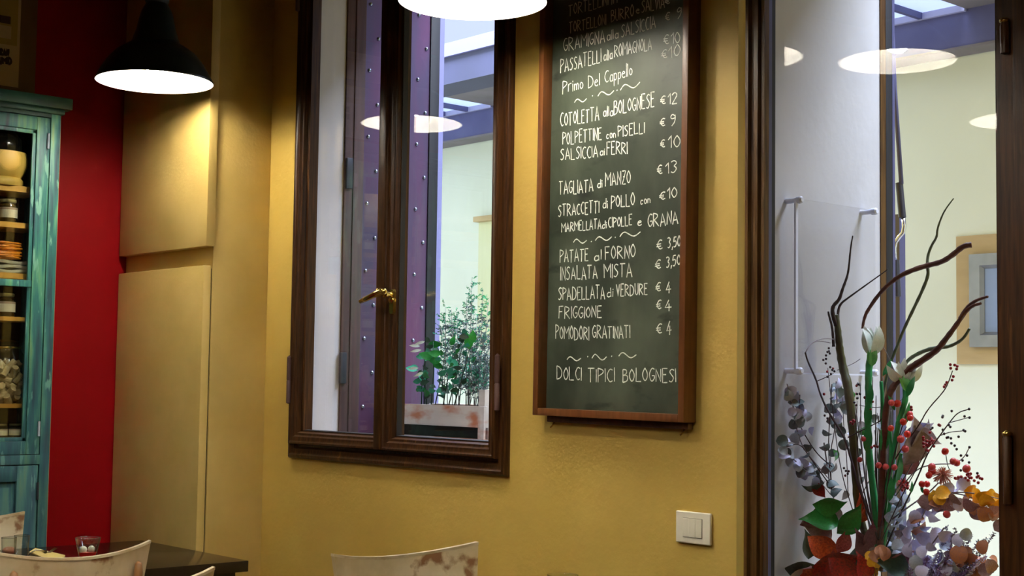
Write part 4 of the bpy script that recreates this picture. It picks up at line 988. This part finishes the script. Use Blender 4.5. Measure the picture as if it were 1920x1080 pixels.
spray('eucalyptus_spray', [(95, 88), (120, 90), (105, 118), (140, 122), (160, 130), (135, 160), (170, 165), (180, 180), (130, 205), (150, 210), (175, 215), (130, 240), (155, 235), (165, 255), (140, 270), (175, 305), (165, 320), (150, 345), (205, 230), (240, 310)], 1440, 700, s3x, 10.5, ['euca', 'euca', 'euca_dark', 'euca_lilac'], [(1473, 735), (1490, 765), (1492, 800), (1505, 840), (1530, 870), (1556, 900)])
spray('eucalyptus_spray', [(95, 365), (75, 360), (105, 372), (100, 425), (78, 415), (90, 440), (115, 430), (210, 390), (195, 430), (150, 480), (190, 470), (120, 475), (175, 530), (160, 500), (240, 500), (230, 545), (270, 570), (215, 510), (255, 520), (245, 575), (200, 545), (275, 540), (205, 490)], 1440, 700, s3x, 10.5, ['euca', 'euca', 'euca_lilac', 'euca_dark'], [(1468, 830), (1480, 855), (1505, 875), (1535, 900), (1560, 930)])
spray('eucalyptus_spray', [(365, 50), (350, 90), (380, 105), (340, 150), (370, 160), (395, 130), (350, 190), (380, 215), (330, 255), (370, 240), (360, 80), (330, 195), (365, 270), (400, 160), (410, 190), (345, 125), (320, 310), (390, 300), (400, 320), (405, 380), (440, 340)], 1440, 700, s3x, 10, ['euca_dark', 'euca', 'euca_dark', 'euca_lilac'], [(1568, 715), (1570, 760), (1565, 810), (1556, 850), (1560, 920)], .03)
spray('eucalyptus_spray', [(300, 385), (345, 430), (350, 440), (345, 500), (300, 510), (320, 505), (330, 590), (350, 600), (370, 640), (490, 290), (500, 300), (470, 420), (485, 510), (495, 560), (400, 650), (560, 240), (440, 120)], 1440, 700, s3x, 11, ['euca_dark', 'green_leaf', 'euca_dark', 'dry_leaf'], [(1545, 830), (1552, 880), (1558, 920), (1580, 990)], .02)
spray('eucalyptus_spray', [(110, 810), (130, 850), (100, 900), (140, 880), (100, 780), (60, 740), (120, 720), (60, 800), (80, 690), (150, 690), (40, 335), (90, 860), (120, 930), (60, 930), (150, 920), (110, 750), (75, 780)], 1640, 680, s4x, 12, ['euca', 'euca', 'euca_dark', 'dry_leaf'], [(1690, 930), (1690, 980), (1680, 1020), BOT])
spray('eucalyptus_spray', [(190, 815), (160, 860), (200, 920), (225, 770), (250, 820), (280, 750), (300, 800), (180, 1000), (230, 975), (320, 880), (360, 930), (360, 990), (270, 900), (300, 970), (390, 880), (250, 880), (330, 745), (400, 735), (220, 850), (200, 780), (250, 1000), (310, 1010), (180, 950), (420, 720), (240, 740), (170, 900), (395, 635), (450, 620), (370, 635)], 1640, 680, s4x, 13.5, ['euca_lilac', 'euca_lilac', 'euca_lilac', 'euca'], [(1740, 945), (1722, 985), (1705, 1030), BOT], -.03)
spray('preserved_spray', [(270, 705), (300, 700), (300, 730), (340, 720), (375, 710), (410, 690), (395, 710), (455, 690), (440, 680), (490, 710), (510, 735), (545, 730), (560, 765), (520, 760), (600, 760), (625, 750), (240, 720), (215, 800), (220, 830), (635, 830)], 1640, 680, s4x, 14, ['euca_mauve', 'euca_mauve', 'euca_orange'], [(1740, 940), (1765, 925), (1800, 925), (1840, 940), (1872, 950)], -.04)
spray('preserved_spray', [(310, 680), (345, 665), (330, 690), (500, 665), (520, 680), (545, 670), (575, 680), (590, 675), (600, 700), (565, 690), (610, 740), (480, 650)], 1640, 680, s4x, 13, ['euca_yellow'], [(1750, 930), (1790, 922), (1830, 925), (1872, 935)], -.05, .6)
spray('preserved_spray', [(410, 955), (430, 970), (455, 960), (480, 985), (540, 990), (530, 1020), (580, 1030), (500, 1040), (440, 1000), (560, 1050), (600, 1010), (555, 935), (400, 1010), (520, 1060)], 1640, 680, s4x, 14, ['euca_mauve', 'euca_orange', 'euca_orange'], [(1800, 1030), (1840, 1060), (1850, 1090)], -.05)
spray('preserved_spray', [(600, 950), (570, 960), (590, 985), (610, 960), (560, 975)], 1440, 700, s3x, 12, ['euca_orange', 'dry_leaf'], [(1650, 1030), (1645, 1060), (1640, 1090)], -.06, .5)
spray('preserved_spray', [(540, 975), (545, 1005), (575, 1005), (560, 1045), (550, 1060)], 1440, 700, s3x, 10, ['euca_yellow'], [(1632, 1040), (1636, 1070), (1640, 1095)], -.07, .5)
spray('eucalyptus_spray', [(20, 820), (50, 860), (90, 940), (30, 900), (60, 990), (110, 985), (150, 1010), (130, 960), (40, 1040), (90, 1050), (140, 1060), (80, 650), (100, 700), (40, 690), (130, 780), (150, 830)], 1640, 680, s4x, 11.5, ['euca', 'euca_dark', 'euca'], [(1672, 920), (1668, 980), (1660, 1030), BOT], .0)
spray('eucalyptus_spray', [(210, 1010), (250, 960), (290, 930), (330, 990), (380, 960), (420, 1030), (370, 1040), (300, 1060), (240, 1060), (460, 870), (430, 900), (350, 870), (290, 870), (200, 1060)], 1640, 680, s4x, 11.5, ['euca_lilac', 'euca_lilac', 'euca'], [(1770, 990), (1740, 1030), (1710, 1070)], -.06)
# bold leaves
bl_ = {k: leafmesh('leaf', k, 1, .60, 9, cup=.3, fold=.45, wavy=.03, pointy=True) for k in ('green_leaf', 'dark_leaf', 'red_leaf', 'orange_leaf', 'pink_leaf', 'mauve_leaf', 'dry_leaf', 'euca_lilac')}
def big(x, y, L, a, m, dy=-.04, roll=0.):
    L *= 1.12
    dv = CR*math.cos(a)+CU*math.sin(a)+_d*random.uniform(-.15, .15); s = L*3.75/FPX; p = AP(x, y, AY+dy)
    put('leaf', bl_[m], fa, p-dv.normalized()*s*.5, toward(dv, roll), s)
for a_ in ((1556, 943, 56, .1, 'green_leaf', -.05, .3), (1536, 978, 68, 3.05, 'green_leaf', -.06, .5), (1592, 972, 62, .9, 'green_leaf', -.05, .1), (1512, 1020, 50, 1.7, 'dark_leaf', 0, .3),
           (1505, 1062, 60, .1, 'dark_leaf', -.02, .3), (1580, 1012, 44, 1.2, 'pink_leaf', -.06, .1), (1612, 1020, 56, 1.9, 'mauve_leaf', -.05, .2), (1628, 1000, 46, 1.3, 'mauve_leaf', -.04, .3),
           (1548, 1024, 66, -.5, 'orange_leaf', -.07, .2), (1570, 1050, 80, .3, 'red_leaf', -.07, .2), (1545, 1062, 66, 1.1, 'red_leaf', -.08, .1), (1590, 1066, 70, -.5, 'red_leaf', -.08, .3), (1615, 1062, 50, 1.9, 'red_leaf', -.08, .2), (1530, 1078, 60, -.2, 'orange_leaf', -.08, .3),
           (1536, 918, 34, -.9, 'red_leaf', -.02, .2), (1525, 905, 40, .2, 'dark_leaf', -.02, 1.), (1545, 955, 46, 3.4, 'mauve_leaf', .0, .4), (1560, 965, 40, 2.6, 'dry_leaf', .0, .4), (1520, 965, 50, .8, 'mauve_leaf', .02, .4),
           (1612, 945, 36, 1.6, 'orange_leaf', .0, .2), (1617, 965, 26, 1.3, 'orange_leaf', .0, .2), (1648, 940, 34, 1.4, 'orange_leaf', .02, .2), (1662, 948, 30, .7, 'orange_leaf', .03, .2),
           (1706, 830, 74, 1.3, 'dry_leaf', .0, .3), (1722, 815, 60, 1.0, 'dry_leaf', .02, .5), (1700, 860, 60, .6, 'mauve_leaf', .03, .4), (1725, 800, 44, .3, 'euca_lilac', .03, .3), (1740, 815, 50, -.6, 'euca_lilac', .04, .5), (1712, 800, 40, 1.7, 'euca_lilac', .0, .3),
           (1495, 1078, 60, .6, 'euca_lilac', -.03, .3), (1530, 998, 60, 2.6, 'mauve_leaf', .03, .2), (1640, 1045, 60, .2, 'dark_leaf', -.03, .3), (1670, 1060, 60, 2.9, 'dark_leaf', -.04, .3), (1600, 1040, 60, 1.2, 'dark_leaf', .0, .3), (1690, 1040, 50, .4, 'mauve_leaf', -.02, .4)):
    big(*a_)
# rose hips
def ballmesh(name, m, n=12, k=8, sz=1.05):
    b = MB().ball((0, 0, 0), 1, n, k, sz); me = bpy.data.meshes.new(name); me.from_pydata([tuple(p) for p in b.v], [], b.f); me.materials.append(MATS[m])
    for p in me.polygons: p.use_smooth = True
    return me
hm, hm2, br, bb = ballmesh('rose_hip', 'hip'), ballmesh('rose_hip', 'hip_pink'), ballmesh('berry', 'berry_red', 8, 6), ballmesh('berry', 'berry_black', 8, 6)
hs = branch('hip_stem', [(1648, 1010), (1665, 900), (1685, 820), (1700, 775)], 1.6, .9, 'bark_dark', -.04)
PXR = 3.7/FPX
for x, y, k in ((85, 203, 1), (115, 207, 0), (175, 262, 1), (180, 280, 0), (145, 300, 0), (82, 332, 0), (165, 362, 0), (132, 387, 1), (155, 437, 1), (357, 449, 0), (20, 520, 1), (100, 530, 1), (55, 527, 1), (290, 528, 1), (290, 548, 0), (275, 570, 0), (465, 537, 1), (415, 507, 1), (398, 500, 1), (240, 615, 0), (265, 615, 0), (262, 655, 0), (365, 768, 1)):
    p = AP(1640+x/2.7, 680+y/2.7, AY-.045+random.uniform(-.02, .03)); put('rose_hip', hm2 if k else hm, hs, p, rrot(), 6.3*PXR*random.uniform(.85, 1.12))
for x, y in ((1619, 823), (1648, 872), (1662, 875), (1612, 862)): put('rose_hip', hm2, hs, AP(x, y, AY-.04), rrot(), 5*PXR)
bs = branch('berry_stem', [(1650, 1020), (1690, 930), (1735, 850), (1745, 820)], 1.2, .7, 'bark_dark', -.03)
red = [(383, 10), (405, 12), (418, 18), (415, 32), (385, 28), (398, 70), (392, 88), (365, 100), (352, 122), (358, 112), (325, 315), (330, 318), (185, 225), (187, 238)]
red += [(random.gauss(268, 18), random.gauss(405, 20)) for _ in range(22)]+[(random.uniform(395, 545), random.uniform(560, 610)) for _ in range(24)]+[(160+random.gauss(0, 20), 630+random.gauss(0, 10)) for _ in range(8)]
for x, y in red: put('berry', br, bs, AP(1640+x/2.7, 680+y/2.7, AY-.03+random.uniform(-.03, .03)), None, 2.7*PXR)
blk = [(390, 245), (478, 235), (455, 272), (480, 278), (345, 270), (343, 276), (285, 335), (292, 330), (375, 315), (383, 325), (345, 340), (450, 342), (458, 347), (425, 375), (365, 380), (372, 378), (386, 383), (415, 438), (405, 420), (480, 428), (468, 470), (445, 495), (478, 505), (436, 545), (520, 560), (388, 408), (352, 360), (437, 470)]
for x, y in blk: put('berry', bb, bs, AP(1640+x/2.7, 680+y/2.7, AY-.03+random.uniform(-.02, .02)), None, 2.4*PXR)
bs2 = branch('berry_stem', [(1600, 960), (1575, 880), (1560, 760), (1552, 690)], 1, .6, 'bark_dark', -.02)
for x, y in ((440, 358), (430, 385), (447, 396), (420, 410), (400, 443), (420, 435), (418, 468), (450, 495), (428, 528), (455, 545), (430, 565), (480, 525), (465, 515), (440, 380), (470, 505), (645, 622), (640, 630), (665, 690), (645, 720), (640, 688), (410, 845), (430, 865), (655, 620), (640, 770), (758, 745)):
    put('berry', bb if random.random() < .7 else br, bs2, AP(1440+x/3.856, 560+y/3.856, AY-.02+random.uniform(-.02, .02)), None, 2.3*PXR)
for x, y in ((597, 895), (617, 880), (612, 905), (625, 888), (735, 812), (740, 800), (820, 1040), (810, 1050), (770, 1065), (790, 1070), (750, 1075), (405, 690), (700, 715)):
    put('berry', br, bs2, AP(1440+x/3.856, 560+y/3.856, AY-.03), None, 2.7*PXR)
for x, y in ((460, 155), (405, 505), (415, 520), (425, 535), (412, 545), (430, 522), (480, 55), (490, 62), (475, 110), (490, 108), (478, 132)):
    put('berry', bb, bs2, AP(1440+x/2.842, 700+y/2.842, AY-.02), None, 2.3*PXR)
# spider flowers
def fuzz(x, y, rpx, m, n, dy=-.02):
    c = AP(x, y, AY+dy); mb = MB(); r = rpx*3.75/FPX
    for k in range(n):
        v = Vector((random.gauss(0, 1), random.gauss(0, 1), random.gauss(0, 1))).normalized(); e = c+v*r*random.uniform(.7, 1); mb.tube([c, c.lerp(e, .6)+Vector((0, 0, r*.12)), e], [.0014, .001, .0008], 3)
    obj('fuzzy_flower', mb, m, fa, kind='stuff')
fuzz(1768, 893, 19, 'spider_flower', 160); fuzz(1693, 908, 13, 'hip_pink', 90, .02)
# heather
hmb = {'heather': MB(), 'heather_grey': MB(), 'euca_lilac': MB()}
tipsH = [(1777, 985), (1793, 990), (1803, 1000), (1821, 1003), (1850, 1008), (1864, 998), (1836, 1012), (1812, 1008), (1870, 1060), (1866, 1068), (1740, 1040), (1760, 1035), (1785, 1025), (1800, 1030), (1820, 1040), (1730, 1060), (1750, 1070), (1775, 1065), (1800, 1065), (1825, 1068), (1845, 1060), (1710, 1068), (1765, 1050), (1790, 1050), (1815, 1055)]
for k in range(70): tipsH.append((random.uniform(1700, 1850), random.uniform(1035, 1078)))
hst = MB()
for tx, ty in tipsH:
    dy = random.uniform(-.07, .02); e = PY(tx, ty, AY+dy); b0 = PY(1700+(tx-1700)*.6, 1110, AY+dy+.02); hst.tube([b0, b0.lerp(e, .5), e], [.0012, .001, .0006], 3)
    key = 'heather_grey' if ty < 1015 else random.choice(('heather', 'heather', 'euca_lilac', 'heather_grey'))
    n = int((e-b0).length/.004)
    for i in range(n):
        p = b0.lerp(e, .2+.8*i/n)
        for j in range(3):
            v = Vector((random.gauss(0, 1), random.gauss(0, 1), random.gauss(.3, .5))).normalized(); tinyleaf(hmb[key], p, v, random.uniform(.005, .009), .0016)
obj('heather_stems', hst, 'twig_grey', fa, kind='stuff')
for k, mb in hmb.items(): obj('heather_flowers', mb, k, fa, kind='stuff')
